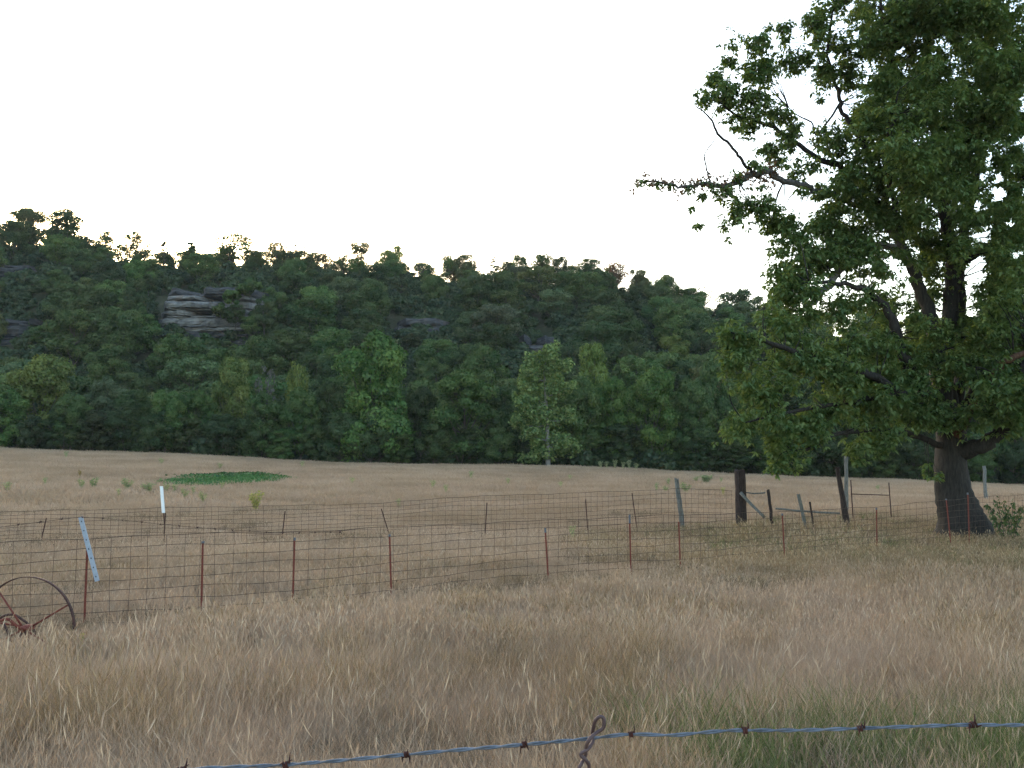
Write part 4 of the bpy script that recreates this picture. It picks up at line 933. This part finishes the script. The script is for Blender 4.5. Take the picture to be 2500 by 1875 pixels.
def fence(name, label, posts, yf, top_rows, px_range, nline, stay_gap, rline, rstay, off, pmat):
    px = np.linspace(px_range[0], px_range[1], 90)
    top = np.array([np.array(P(q, np.interp(q, top_rows[0], top_rows[1]), yf(q))) for q in px])
    base = top.copy(); base[:, 2] = terrain(top[:, 0], top[:, 1]) + .06
    root = empty(name, (top[0, 0], top[0, 1], base[0, 2])); O = np.array(root.location); tag(root, label, 'fence')
    L = np.concatenate([[0], np.cumsum(np.linalg.norm(np.diff(top[:, :2], axis=0), axis=1))])
    wav = lambda s, k: .012 * math.sin(s * 1.7 + k) + .010 * math.sin(s * 4.1 + 2 * k)
    fr = np.linspace(1, 0, nline)
    ss = np.linspace(0, L[-1], 160)
    tp = np.stack([np.interp(ss, L, top[:, i]) for i in range(3)], 1); bp = np.stack([np.interp(ss, L, base[:, i]) for i in range(3)], 1)
    for k, f in enumerate(fr):
        q = bp + (tp - bp) * f; q = q.copy(); q[:, 2] += [wav(s, k * 1.3) for s in ss]; q[:, 1] += [.02 * math.sin(s * .9 + k) for s in ss]
        MB().tube(q - O, rline * (1.25 if k in (0, nline - 1) else 1), 4).build('line_wire', M['rust_wire'], root)
    # one stay wire mesh of unit height, copied along the fence
    zz = np.linspace(0, 1, 7); sp = np.stack([.006 * np.sin(zz * 9), .006 * np.cos(zz * 7), zz], 1)
    V, Fc = tube(sp, np.full(7, rstay), 4, 0, False); sm = mesh('stay_wire', V, Fc, [M['rust_wire']])
    s = stay_gap * .5
    while s < L[-1]:
        t3 = np.array([np.interp(s, L, top[:, i]) for i in range(3)]); b3 = np.array([np.interp(s, L, base[:, i]) for i in range(3)])
        o = obj('stay_wire', sm, root, b3 - O); o.scale = (1, 1, max(.2, t3[2] - b3[2] + wav(s, 0)))
        o.rotation_euler = (rng.normal() * .012, rng.normal() * .02, rng.random() * 6); s += stay_gap * (1 + .05 * rng.normal())
    d = (top[-1] - top[0])[:2]; rz = math.atan2(d[1], d[0])
    for (pt, rt, pb, tip) in posts:
        y = yf(pb); b3 = at_px(pb, y + off); t3 = P(pt, rt, y + off)
        h = (t3 - b3).length
        po = obj('post', mesh('post', *tpost_mesh(h), [M[pmat]]), root, Vector(b3) - root.location)
        q = (t3 - b3).to_track_quat('Z', 'Y'); po.rotation_euler = (q @ Vector((0, 0, 1)).rotation_difference(Vector((0, 0, 1)))).to_euler()
        ax = (t3 - b3).normalized(); po.rotation_euler = Vector((0, 0, 1)).rotation_difference(ax).to_euler()
        if tip:
            V, Fc = [], []
            for z, w in ((h - tip, .021), (h + .004, .020)): V += [(-w, -.010, z), (w, -.010, z), (w, .036, z), (-w, .036, z)]
            Fc = [(0, 1, 5, 4), (1, 2, 6, 5), (2, 3, 7, 6), (3, 0, 4, 7), (4, 5, 6, 7), (3, 2, 1, 0)]
            obj('post_tip', mesh('post_tip', V, Fc, [M['tip']]), po)
    return root
near_posts = [(-130, 1352, -122, 0), (213, 1340, 222, 0), (495, 1322, 503, .03), (719, 1313, 722, .05), (951, 1305, 960, .04), (1331, 1289, 1338, .10), (1537, 1257, 1537, .2), (1657, 1274, 1657, 0), (1910, 1254, 1909, .05), (2140, 1240, 2132, .05), (2310, 1218, 2312, .04), (2363, 1203, 2356, .06), (2600, 1190, 2600, 0)]
fence('wire_fence', 'near rusty woven wire fence on red steel posts from wheel to big tree', near_posts, near_y,
      ([-300, 0, 213, 400, 800, 1000, 1300, 1500, 1700, 1910, 2138, 2360, 2700], [1342, 1325, 1313, 1306, 1295, 1286, 1272, 1263, 1256, 1250, 1238, 1216, 1195]), (-260, 2640), 9, .30, .0046, .0037, -.03, 'rust_red')
far_posts = [(113, 1265, 108, 0), (404, 1252, 407, 0), (696, 1248, 692, 0), (931, 1242, 956, 0), (1189, 1227, 1184, 0), (1430, 1219, 1434, 0), (1543, 1204, 1554, 0), (-190, 1272, -190, 0)]
fence('wire_fence', 'far brown woven wire fence with white sleeve post, behind the near fence', far_posts, far_y,
      ([-300, 0, 110, 400, 560, 695, 950, 1100, 1300, 1500, 1655, 1790], [1256, 1250, 1247, 1240, 1237, 1235, 1228, 1214, 1207, 1200, 1193, 1197]), (-300, 1788), 10, .24, .0054, .0045, -.04, 'rust_dark')

# loose barbed strand hanging above the near fence on the left
def barb_mesh(r):
    mb = MB()
    for k in range(2):
        a = k * 1.4 + .4
        th = np.linspace(0, 4 * np.pi, 17); co = np.stack([(th / (4 * np.pi) - .5) * r * 4.2 + k * r * 1.2, np.cos(th + a) * r * 1.9, np.sin(th + a) * r * 1.9], 1)
        e0 = co[0] + np.array([-r * 1.0, math.cos(a + 2.0) * r * 7, math.sin(a + 2.0) * r * 7]); e1 = co[-1] + np.array([r * 1.0, math.cos(a - 1.2) * r * 7.5, math.sin(a - 1.2) * r * 7.5])
        q = np.concatenate([[e0], co, [e1]]); mb.tube(q, np.concatenate([[r * .25], np.full(len(co), r * .85), [r * .25]]), 6)
    return mesh('barb', np.concatenate(mb.V), mb.F, [M['barb']], True)
def barbed_strand(root, path, r, pitch, barb_s, barb_m, mat, sides=8):
    """two twisted strands and barbs"""
    path = np.array(path); O = np.array(root.location)
    L = np.concatenate([[0], np.cumsum(np.linalg.norm(np.diff(path, axis=0), axis=1))])
    n = int(L[-1] / (pitch / 9)); s = np.linspace(0, L[-1], n)
    c = np.stack([np.interp(s, L, path[:, i]) for i in range(3)], 1)
    T = np.gradient(c, axis=0); T /= np.linalg.norm(T, axis=1)[:, None]
    U = np.cross(T, [0, 0, 1]); U /= np.linalg.norm(U, axis=1)[:, None]; W = np.cross(U, T)
    ph = s / pitch * 6.283 + .8 * np.sin(s * 23)
    for k in (0, np.pi):
        q = c + U * (np.cos(ph + k) * r * .98)[:, None] + W * (np.sin(ph + k) * r * .98)[:, None]
        MB().tube(q - O, r, sides).build('strand', mat, root)
    for b in barb_s:
        p = np.array([np.interp(b, L, path[:, i]) for i in range(3)]); i = min(int(b / L[-1] * (n - 1)), n - 1); t = Vector(T[i])
        o = obj('barb', barb_m, root, p - O); e = Vector((1, 0, 0)).rotation_difference(t).to_euler(); e.rotate_axis('X', rng.random() * 6.283); o.rotation_euler = e
        o.scale = (1 + .15 * rng.normal(), 1 + .1 * rng.normal(), 1 + .1 * rng.normal())
pts = [P(a, b, near_y(a) - .06) for (a, b) in [(-220, 1312), (-100, 1299), (0, 1287), (110, 1273), (165, 1266), (208, 1263), (300, 1270), (405, 1281), (520, 1291), (600, 1296), (700, 1301), (830, 1299)]]
q, _ = smooth_path(pts, [0] * len(pts), 6)
r_ = empty('barbed_wire', pts[0]); tag(r_, 'loose rusty barbed strand sagging above the near fence behind the slanted bar', 'barbed wire')
mbig = barb_mesh(.0045); mbig.materials[0] = M['rust_dark']
barbed_strand(r_, q, .0023, .12, np.arange(.2, 8.2, .32), mbig, M['rust_wire'], 4)

# pale perforated bar leaning on the post at left, white sleeve on a far post
def perforated_bar():
    y = near_y(215) - .09; a, b = P(196, 1262, y), P(237, 1419, y)
    root = empty('perforated_bar', b); tag(root, 'pale blue steel bar with round holes slanting across the left fence post', 'metal bar')
    L = (a - b).length; w = .058; n = 7; cell = L / n
    V, Fc = [], []
    ang = [R(22.5 + 45 * i) for i in range(8)]
    for i in range(n):
        z0 = i * cell; zc = z0 + cell * .5; bidx = len(V)
        ring = [(w * .24 * math.cos(t_), zc + w * .27 * math.sin(t_)) for t_ in ang]
        outr = [(w * .5, zc + cell * .22), (w * .2, z0 + cell), (-w * .2, z0 + cell), (-w * .5, zc + cell * .22), (-w * .5, zc - cell * .22), (-w * .2, z0), (w * .2, z0), (w * .5, zc - cell * .22)]
        V += [(x, 0, z) for (x, z) in ring] + [(x, 0, z) for (x, z) in outr] + [(w * .5, 0, z0 + cell), (-w * .5, 0, z0 + cell), (-w * .5, 0, z0), (w * .5, 0, z0)]
        for k in range(8): k2 = (k + 1) % 8; Fc.append((bidx + k, bidx + 8 + k, bidx + 8 + k2, bidx + k2))
        Fc += [(bidx + 8, bidx + 16, bidx + 9), (bidx + 11, bidx + 10, bidx + 17), (bidx + 12, bidx + 18, bidx + 13), (bidx + 15, bidx + 14, bidx + 19)]
    o = obj('plate', mesh('plate', V, Fc, [M['galv_paint']]), root); md = o.modifiers.new('thick', 'SOLIDIFY'); md.thickness = .008; md.offset = 0
    mb = MB()
    for sx in (-1, 1):                       # folded edges of the channel
        x = sx * (w * .5 + .003); V = [(x - .003, -.004, 0), (x + .003, -.004, 0), (x + .003, .024, 0), (x - .003, .024, 0)]; V += [(p, q_, L) for (p, q_, _) in V]
        mb.add(V, [(0, 1, 5, 4), (1, 2, 6, 5), (2, 3, 7, 6), (3, 0, 4, 7), (4, 5, 6, 7), (3, 2, 1, 0)])
    mb.build('flange', M['galv_paint'], root, False)
    V = [(x, .022, z) for z in (.005, L - .005) for x in (-w * .48, w * .48)] + [(x, .026, z) for z in (.005, L - .005) for x in (-w * .48, w * .48)]
    obj('shade_backing', mesh('shade_backing', V, [(0, 1, 3, 2), (4, 6, 7, 5), (0, 2, 6, 4), (1, 5, 7, 3), (0, 4, 5, 1), (2, 3, 7, 6)], [M['tip']]), root)  # dark plate added behind the holes to stand for their shaded hollow
    root.rotation_euler = Vector((0, 0, 1)).rotation_difference((a - b).normalized()).to_euler()
perforated_bar()
y = far_y(400) - .12; a, b = P(394, 1187, y), P(399, 1252, y); root = empty('white_pipe', b)
tag(root, 'short white plastic pipe standing up from a far fence post', 'pipe')
d = np.array(a - b); th = np.linspace(0, 6.283, 17)[:-1]
V, Fc = [], []
for (f, rr_) in ((0, .052), (1, .052), (1, .044), (0, .044)): V += [d * f + np.array([rr_ * math.cos(t_), rr_ * math.sin(t_), 0]) for t_ in th]
for k in range(4):
    for i in range(16): Fc.append((k * 16 + i, k * 16 + (i + 1) % 16, ((k + 1) % 4) * 16 + (i + 1) % 16, ((k + 1) % 4) * 16 + i))
obj('tube', mesh('tube', V, Fc, [M['white_plastic']], False), root)
MB().tube([d * -.45, d * .5], .014, 6).build('core_rod', M['rust_dark'], root)

# ---------------------------------------------------------------- old wooden posts and gate remains
def wood_post(name, label, top, bot_px, y, r0, r1, mat, cat='post', dy=0.0, notch=True, wob=.14):
    b = at_px(bot_px, y); t_ = P(top[0], top[1], y + dy); root = empty(name, b); tag(root, label, cat)
    d = np.array(t_) - np.array(b); n = 9
    pts = [d * f + np.array([rng.normal() * r0 * .7 * wob, rng.normal() * r0 * .7 * wob, 0]) * (0 < f < 1) for f in np.linspace(-.15, 1, n)]
    V, Fc = tube(pts, np.linspace(r1, r0, n) * (1 + .35 * wob * rng.normal(size=n)), 12, wob)
    V[-12:, 2] += rng.normal(size=12) * r0 * (.35 if notch else .1)      # weathered ragged top
    o = obj('post_body', mesh('post_body', V, Fc, [M[mat]], False), root)
    return root
wood_post('wooden_post', 'leaning grey wooden post at the far fence left of the thick gate post', (1651, 1169), 1664, 39.0, .085, .11, 'wood_grey')
big = wood_post('gate_post', 'thick dark square-topped gate post in the tall grass', (1806, 1149), 1806, 37.0, .205, .21, 'wood_dark', notch=False, wob=.05)
wood_post('wooden_post', 'tall dark crooked post leaning left near the big tree', (2044, 1141), 2066, 35.5, .075, .13, 'wood_dark')
wood_post('wooden_pole', 'straight grey pole standing against the dark wood', (2066, 1116), 2061, 48.0, .085, .10, 'wood_grey', 'pole')
wood_post('wooden_stake', 'thin leaning stake nearest the thick gate post', (1875, 1195), 1884, 35.5, .055, .06, 'wood_dark', 'stake')
wood_post('wooden_stake', 'dark leaning stake halfway along the fallen rail', (1949, 1206), 1966, 35.0, .06, .06, 'wood_grey', 'stake')
wood_post('wooden_stake', 'shortest thin stake on the fallen rail', (1977, 1226), 1984, 34.6, .035, .04, 'wood_dark', 'stake')
wood_post('wooden_pole', 'pale pole far off to the right of the big tree trunk', (2402, 1138), 2400, 66.0, .11, .12, 'wood_grey', 'pole')
def rail(name, label, a, b, r, mat, cat='rail', sides=8):
    root = empty(name, a); tag(root, label, cat); d = np.array(b) - np.array(a); n = 7
    pts = [d * f + np.array([0, 0, -.03 * math.sin(f * 3.14)]) + rng.normal(size=3) * r * .15 for f in np.linspace(0, 1, n)]
    MB().tube(pts, r * (1 + .08 * rng.normal(size=n)), sides, .12).build('rail_body', M[mat], root)
rail('brace', 'grey diagonal brace running down from the thick gate post', P(1808, 1203, 36.7), P(1866, 1262, 35.9), .055, 'wood_grey', 'brace')
rail('fallen_rail', 'weathered rail lying level between the stakes', P(1893, 1241, 35.2), P(2050, 1253, 34.9), .034, 'wood_grey')
rail('thin_rail', 'thin pale rail reaching right from the thick gate post', P(1818, 1202, 37.0), P(1868, 1203, 36.4), .024, 'wood_grey')
def gate():
    y = 42.0; a, b, c, d_ = P(2077, 1172, y), P(2170, 1178, y), P(2077, 1206, y), P(2170, 1209, y)
    g = at_px(2077, y); root = empty('metal_gate', g); tag(root, 'low rusty pipe gate frame left of the big tree trunk', 'gate'); O = np.array(g)
    f = lambda p: np.array(p) - O
    MB().tube([f(at_px(2077, y)) - np.array([0, 0, .2]), f(a)], .026, 8).build('upright', M['rust_dark'], root)
    MB().tube([f(at_px(2170, y)) - np.array([0, 0, .2]), f(b)], .026, 8).build('upright', M['rust_dark'], root)
    MB().tube([f(c), f(d_)], .022, 8).build('crossbar', M['rust_dark'], root)
gate()

# ---------------------------------------------------------------- old rake wheel half sunk in the grass
def wheel():
    y = 14.6; c = P(66, 1534, y); root = empty('rake_wheel', c); tag(root, 'old rusty iron farm wheel half sunk in grass at the left edge', 'wheel')
    r = 122 / F * y; O = np.zeros(3)
    th = np.linspace(0, 2 * np.pi, 72, endpoint=False)
    rim = MB(); sec = [(-.030, -.006), (.030, -.006), (.030, .006), (-.030, .006)]
    V = [((r + dr) * math.cos(t_), dy, (r + dr) * math.sin(t_)) for t_ in th for (dy, dr) in sec]
    Fc = [(i * 4 + k, i * 4 + (k + 1) % 4, ((i + 1) % 72) * 4 + (k + 1) % 4, ((i + 1) % 72) * 4 + k) for i in range(72) for k in range(4)]
    rim.add(V, Fc).build('rim', M['rust_dark'], root, True)
    hub = MB().tube([(0, -.16, 0), (0, -.10, 0), (0, 0, 0), (0, .12, 0)], [.03, .055, .06, .045], 14); hub.build('hub', M['rust_red'], root)
    for k, a in enumerate((29, 132, 172, 205, 268, 330)):
        a = R(a); t_ = np.array([math.cos(a) * r, 0, math.sin(a) * r])
        MB().tube([(math.cos(a) * .05, -.07 if k % 2 else .06, math.sin(a) * .05), t_ * .55 + np.array([0, -.03 if k % 2 else .03, 0]), t_ * .985], [.016, .014, .013], 7).build('spoke', M['rust_red'], root)
    p = lambda a, b, d=0: np.array(P(a, b, y + d)) - np.array(c)
    q, rr = smooth_path([p(-60, 1540, -.25), p(0, 1518, -.28), p(22, 1512, -.28), p(36, 1520, -.25), p(50, 1532, -.2), p(66, 1536, -.12)], [.022] * 6, 4)
    MB().tube(q, rr, 8).build('axle', M['rust_red'], root)
    q, rr = smooth_path([p(-30, 1530, .2), p(-5, 1507, .2), p(25, 1502, .18), p(50, 1514, .15), p(72, 1528, .1), p(88, 1550, .1), p(97, 1572, .1), p(98, 1600, .1)], [.018] * 8, 4)
    MB().tube(q, rr, 7).build('tine', M['rust_dark'], root)
    for (a, b, e, f_) in ((60, 1538, 44, 1572), (66, 1540, 72, 1566), (6, 1524, 30, 1560)):
        MB().tube([p(a, b, -.1), p((a + e) / 2, (b + f_) / 2, -.12), p(e, f_ + 14, -.14)], [.022, .018, .012], 7).build('bracket', M['rust_dark'], root)
    root.rotation_euler = (0, 0, R(-8))
wheel()

# ---------------------------------------------------------------- barbed wire close to the camera
WPX = [(-500, 1990), (-200, 1950), (100, 1912), (464, 1878), (712, 1866), (996, 1842), (1130, 1830), (1277, 1818), (1440, 1803), (1533, 1793), (1640, 1795), (1700, 1790), (1760, 1785), (1804, 1783), (1950, 1783), (2079, 1779), (2345, 1770), (2500, 1770), (2900, 1762)]
pts = [P(a, b, 1.12) for (a, b) in WPX]; q, _ = smooth_path(pts, [0] * len(pts), 8)
wire = empty('barbed_wire', pts[0]); tag(wire, 'twisted galvanised barbed wire with rusty barbs across the foot of the view', 'barbed wire')
Ls = np.concatenate([[0], np.cumsum(np.linalg.norm(np.diff(q, axis=0), axis=1))])
bs = [float(np.interp((b - 1250) / F * 1.12, q[:, 0], Ls)) for b in (-110, 180, 464, 712, 996, 1277, 1533, 1804, 2079, 2345, 2610)]
barbed_strand(wire, q, .0012, .062, bs, barb_mesh(.0014), M['steel'], 8)
def wire_stay():
    y = 1.105; c = P(1440, 1803, y); root = empty('wire_stay', c); tag(root, 'twisted brown wire stay with an open loop hooked over the near barbed wire', 'wire')
    p = lambda a, b, d: np.array(P(a, b, y + d)) - np.array(c)
    one = [(1420, 1950, .002), (1438, 1880, .003), (1432, 1858, -.003), (1418, 1842, -.003), (1434, 1830, -.003), (1447, 1811, .005), (1446, 1795, .011), (1449, 1775, .006), (1453, 1760, .002), (1463, 1750, 0), (1473, 1753, 0), (1475, 1766, 0), (1471, 1779, 0), (1458, 1788, -.001), (1445, 1798, -.007), (1435, 1812, -.008), (1431, 1828, -.001), (1430, 1842, .003), (1426, 1852, .003), (1419, 1866, -.002), (1414, 1882, -.003), (1425, 1950, -.002)]
    q, rr = smooth_path([p(*a) for a in one], [.0021] * len(one), 6)
    MB().tube(q, rr, 10).build('wire_loop', M['stay'], root)
wire_stay()

# ---------------------------------------------------------------- green weeds in the field
def weed_mesh(h, w, stems, leaves, ls):
    mb = MB(); C, N = [], []
    for i in range(stems):
        a = rng.random() * 6.283; l = w * .5 * math.sqrt(rng.random()); hh = h * (.65 + .35 * rng.random())
        e = np.array([math.cos(a) * l, math.sin(a) * l, hh]); m_ = np.array([e[0] * .35, e[1] * .35, hh * .5])
        q, rr = smooth_path([np.array([e[0] * .1, e[1] * .1, -.05]), m_, e], [.012, .009, .004], 3); mb.tube(q, rr, 4)
        k = leaves // stems; s_ = rng.random(k) ** .6
        pts_ = np.array([q[min(int(v * (len(q) - 1) + .5), len(q) - 1)] for v in s_]); d = rng.normal(size=(k, 3)); d[:, 2] = abs(d[:, 2]) * .4
        C.append(pts_ + d * ls * 1.0); N.append(rng.normal(size=(k, 3)) * .7 + np.array([0, -.2, .6]))
    C, N = np.concatenate(C), np.concatenate(N); V, Fc, T = quads(C, N, ls * (.6 + .7 * rng.random(len(C))), .42)
    return mesh('leaves', V, Fc, [M['leaf']], attrs={'tint': T}), mesh('stems', np.concatenate(mb.V), mb.F, [M['leaf']], True)
WM = [weed_mesh(1.0, 1.0, 30, 1000, .065), weed_mesh(1.0, 1.4, 22, 420, .07), weed_mesh(1.0, .7, 9, 130, .075)]
WROOT = {}
def weed(px, base_row, wpx, hpx, kind, color, label, group=None, y=None, cat='weed', name='weed_clump'):
    if y is None:      # find where the ground shows at that row
        y = 30.0
        for t_ in np.arange(30, 134, .5):
            p = P(px, base_row, t_)
            if tz(p.x, t_) >= p.z: y = t_; break
        else: y = 131
    b = at_px(px, y)
    if kind not in WROOT:
        r0 = empty(name, b); obj('foliage', WM[kind][0], r0); obj('stem_cluster', WM[kind][1], r0); WROOT[kind] = r0
    else: r0 = copy_tree(WROOT[kind]); r0.name = name
    for k in ('group',):
        if k in r0.keys(): del r0[k]
    r0.location = (b.x, b.y, b.z); r0.rotation_euler = (0, 0, rng.random() * 6.28)
    w0 = (1.0, 1.4, .7)[kind]; r0.scale = (wpx / F * y / w0, wpx / F * y / w0, 1.25 * hpx / F * y + .22)
    tag(r0, label, cat, group)
    for ch in r0.children: ch.color = (*color, 1)
    return r0
G1, G2, G3 = (.25, .30, .16), (.20, .27, .14), (.30, .32, .11)
weed(629, 1254, 54, 34, 1, G3, 'largest yellow green weed clump just behind the far fence left of centre')
weed(316, 1200, 34, 18, 1, G2, 'wide green weed clump left of the white pipe')
weed(234, 1198, 32, 18, 1, G2, 'dark green weed clump second to the left of the white pipe')
weed(204, 1197, 26, 14, 1, G1, 'pale weed clump farthest left of the three beside the white pipe')
weed(367, 1207, 44, 14, 1, G2, 'long low weed patch touching the left side of the white pipe')
weed(410, 1205, 22, 10, 2, G2, 'small weed just right of the white pipe top')
weed(430, 1206, 20, 11, 2, G2, 'small weed between the white pipe and the green pond patch')
weed(456, 1222, 24, 16, 1, G1, 'upright weed below the left end of the green pond patch')
weed(476, 1212, 18, 12, 2, G1, 'thin weed right under the left end of the green pond patch')
weed(500, 1232, 24, 16, 1, G1, 'lowest weed below the green pond patch')
weed(25, 1204, 28, 14, 2, G1, 'thin weed at the far left edge of the field')
weed(116, 1187, 14, 10, 2, G2, 'tiny dark weed high in the field at the left')
weed(198, 1168, 12, 9, 2, (.20, .17, .03), 'tiny yellow flowering weed in the field at the left')
weed(165, 1120, 14, 10, 2, G2, 'small weed near the field edge at the left')
weed(1602, 1207, 12, 16, 2, G2, 'slim upright weed left of the leaning grey post')
weed(1622, 1207, 22, 10, 1, G1, 'low yellow green weed touching the left of the leaning grey post')
weed(1672, 1208, 32, 17, 1, G2, 'bushy weed touching the right of the leaning grey post')
weed(1630, 1188, 16, 11, 2, G2, 'weed behind and left of the top of the leaning grey post')
weed(1720, 1182, 34, 13, 0, G2, 'dark weed clump beyond the leaning grey post')
weed(1697, 1180, 20, 9, 1, G1, 'pale weed patch left of the dark clump beyond the grey post')
weed(1763, 1215, 15, 13, 2, G3, 'bright yellow green weed left of the thick gate post')
weed(1758, 1182, 12, 8, 2, G2, 'faint weed above the bright one by the gate post')
weed(1397, 1284, 22, 22, 2, G1, 'leggy green weed between the two fences right of centre', y=33.5)
weed(2138, 1200, 14, 8, 1, G2, 'green weed behind the rusty gate frame')
for (a, b) in [(1057, 1194), (1090, 1206), (1368, 1194), (1391, 1175), (861, 1183), (975, 1242), (740, 1143), (539, 1147), (295, 1216), (396, 1136), (545, 1196), (1150, 1170), (1240, 1185)]:
    weed(a, b, 15 + 5 * rng.random(), 8 + 4 * rng.random(), 2, G1, 'small scattered green weed in the middle of the open field', 'small weeds dotted over the open field')
for a in (1466, 1480, 1500, 1520, 1535, 1552):
    weed(a, 1150, 16, 11 + 6 * rng.random(), 2, G1, 'pale weed along the far lip of the field left of the leaning grey post', 'weeds along the far lip of the field', y=128)
def sprout():
    y = 32.6; b = at_px(2450, y); root = empty('leafy_sprout', b); tag(root, 'dark leafy sprout with drooping leaves at the right foot of the big tree', 'shrub'); B = np.array(b)
    mb = MB(); C, D = [], []
    for (a, r_, d) in [(2412, 1232, .1), (2432, 1222, -.2), (2452, 1228, .2), (2474, 1226, -.1), (2494, 1240, .1), (2424, 1258, -.3), (2484, 1262, .2), (2462, 1250, -.2)]:
        e = np.array(P(a, r_, y + d)) - B; st = np.array([(a - 2450) / F * y * .25, 0, -.05]); mdl = st * .4 + e * .6 + np.array([0, 0, .10])
        q, rr = smooth_path([st, mdl, e], [.014, .010, .005], 5); mb.tube(q, rr, 5)
        for p_ in q[3:]:
            for _ in range(7): C.append(p_ + rng.normal(size=3) * .05); D.append([rng.normal(), rng.normal(), -.9 - rng.random()])
    mb.build('stem_cluster', M['bark_far'], root)
    C, D = np.array(C), np.array(D); D /= np.linalg.norm(D, axis=1)[:, None]; n_ = len(C); ln = (.09 + .07 * rng.random(n_))[:, None]
    S = np.cross(D, rng.normal(size=(n_, 3))); S /= np.linalg.norm(S, axis=1)[:, None]
    V = np.stack([C, C + D * ln * .5 + S * ln * .24, C + D * ln, C + D * ln * .5 - S * ln * .24], 1).reshape(-1, 3)
    o = obj('foliage', mesh('foliage', V, np.arange(4 * n_).reshape(n_, 4), [M['leaf']], attrs={'tint': np.repeat(rng.random(n_), 4)}), root); o.color = (.060, .105, .040, 1)
sprout()
weed(218, 1590, 16, 16, 2, G3, 'small bright green weed in front of the left fence post', y=13.3)

# green growth filling the wet hollow
pm = []
for i in range(4):
    k = 150; C = np.stack([rng.normal(size=k) * .45, rng.normal(size=k) * .45, (.04 + .22 * rng.random(k) ** .8)], 1)
    V, Fc, T = quads(C, rng.normal(size=(k, 3)) * .45 + np.array([0, -.1, 1]), .085 * (.6 + .8 * rng.random(k)), .8)
    pm.append(proto('pond_weed_clump', mesh('pond_weed_clump', V, Fc, [None], attrs={'tint': T})))
M['leaf_pond'] = leaf_material('leaf_pond', .2, (.060, .165, .050)); M['leaf_pond2'] = leaf_material('leaf_pond2', .2, (.055, .115, .04))
for i, p in enumerate(pm): p.data.materials[0] = M['leaf_pond2' if i == 3 else 'leaf_pond']
n = 1900; th = rng.random(n) * 6.283; rr = np.sqrt(rng.random(n)) * np.where(rng.random(n) < .16, 1.28, 1.0) * (1 + .10 * np.sin(3 * th + 1) + .06 * np.sin(7 * th))
uu, vv = rr * np.cos(th), rr * np.sin(th)
keep = vnoise(uu * 14, vv * 8, 2.0, 9) > .10 + .45 * rr ** 4; uu, vv = uu[keep], vv[keep]
yq = 79.5 + vv * 5.6 + uu * 6; pxq = 557 + uu * 133; xq = (pxq - 1250) / F * yq
idx = np.where((vv > .62) & (rng.random(len(uu)) < .45), 3, rng.integers(0, 3, len(uu)))
o = scatter('pond_weeds', np.stack([xq, yq, terrain(xq, yq) - .03], 1), rng.random(len(uu)) * 6.28, .7 + .5 * rng.random(len(uu)) + .9 * sstep((vv - .5) / .4) * rng.random(len(uu)) ** 2, idx, pm)
tag(o, 'vivid green patch of weeds in a damp hollow of the tan field', 'weeds')
# thin summer haze: one closed box of even air round everything
HZ = 0.00010
m, t, out = nodes('haze_air'); pv = t.nodes.new('ShaderNodeVolumePrincipled'); pv.inputs['Density'].default_value = HZ; pv.inputs['Color'].default_value = (.97, .96, .92, 1)
t.links.new(pv.outputs[0], out.inputs['Volume'])
X0, Y0, Z0, X1, Y1, Z1 = -900, -80, -170, 900, 905, 95
V = [(x, y, z) for x in (X0, X1) for y in (Y0, Y1) for z in (Z0, Z1)]
hz = obj('haze', mesh('haze', V, [(0, 1, 3, 2), (4, 6, 7, 5), (0, 4, 5, 1), (2, 3, 7, 6), (0, 2, 6, 4), (1, 5, 7, 3)], [m])); hz['kind'] = 'stuff'; hz['label'] = 'faint pale evening haze over the field and hill'
print('zmin', min(float(terrain(np.array([x]), np.array([899.]))[0]) for x in np.linspace(-830, 830, 60)))
print('hillside trees', count, 'objects', len(bpy.data.objects))
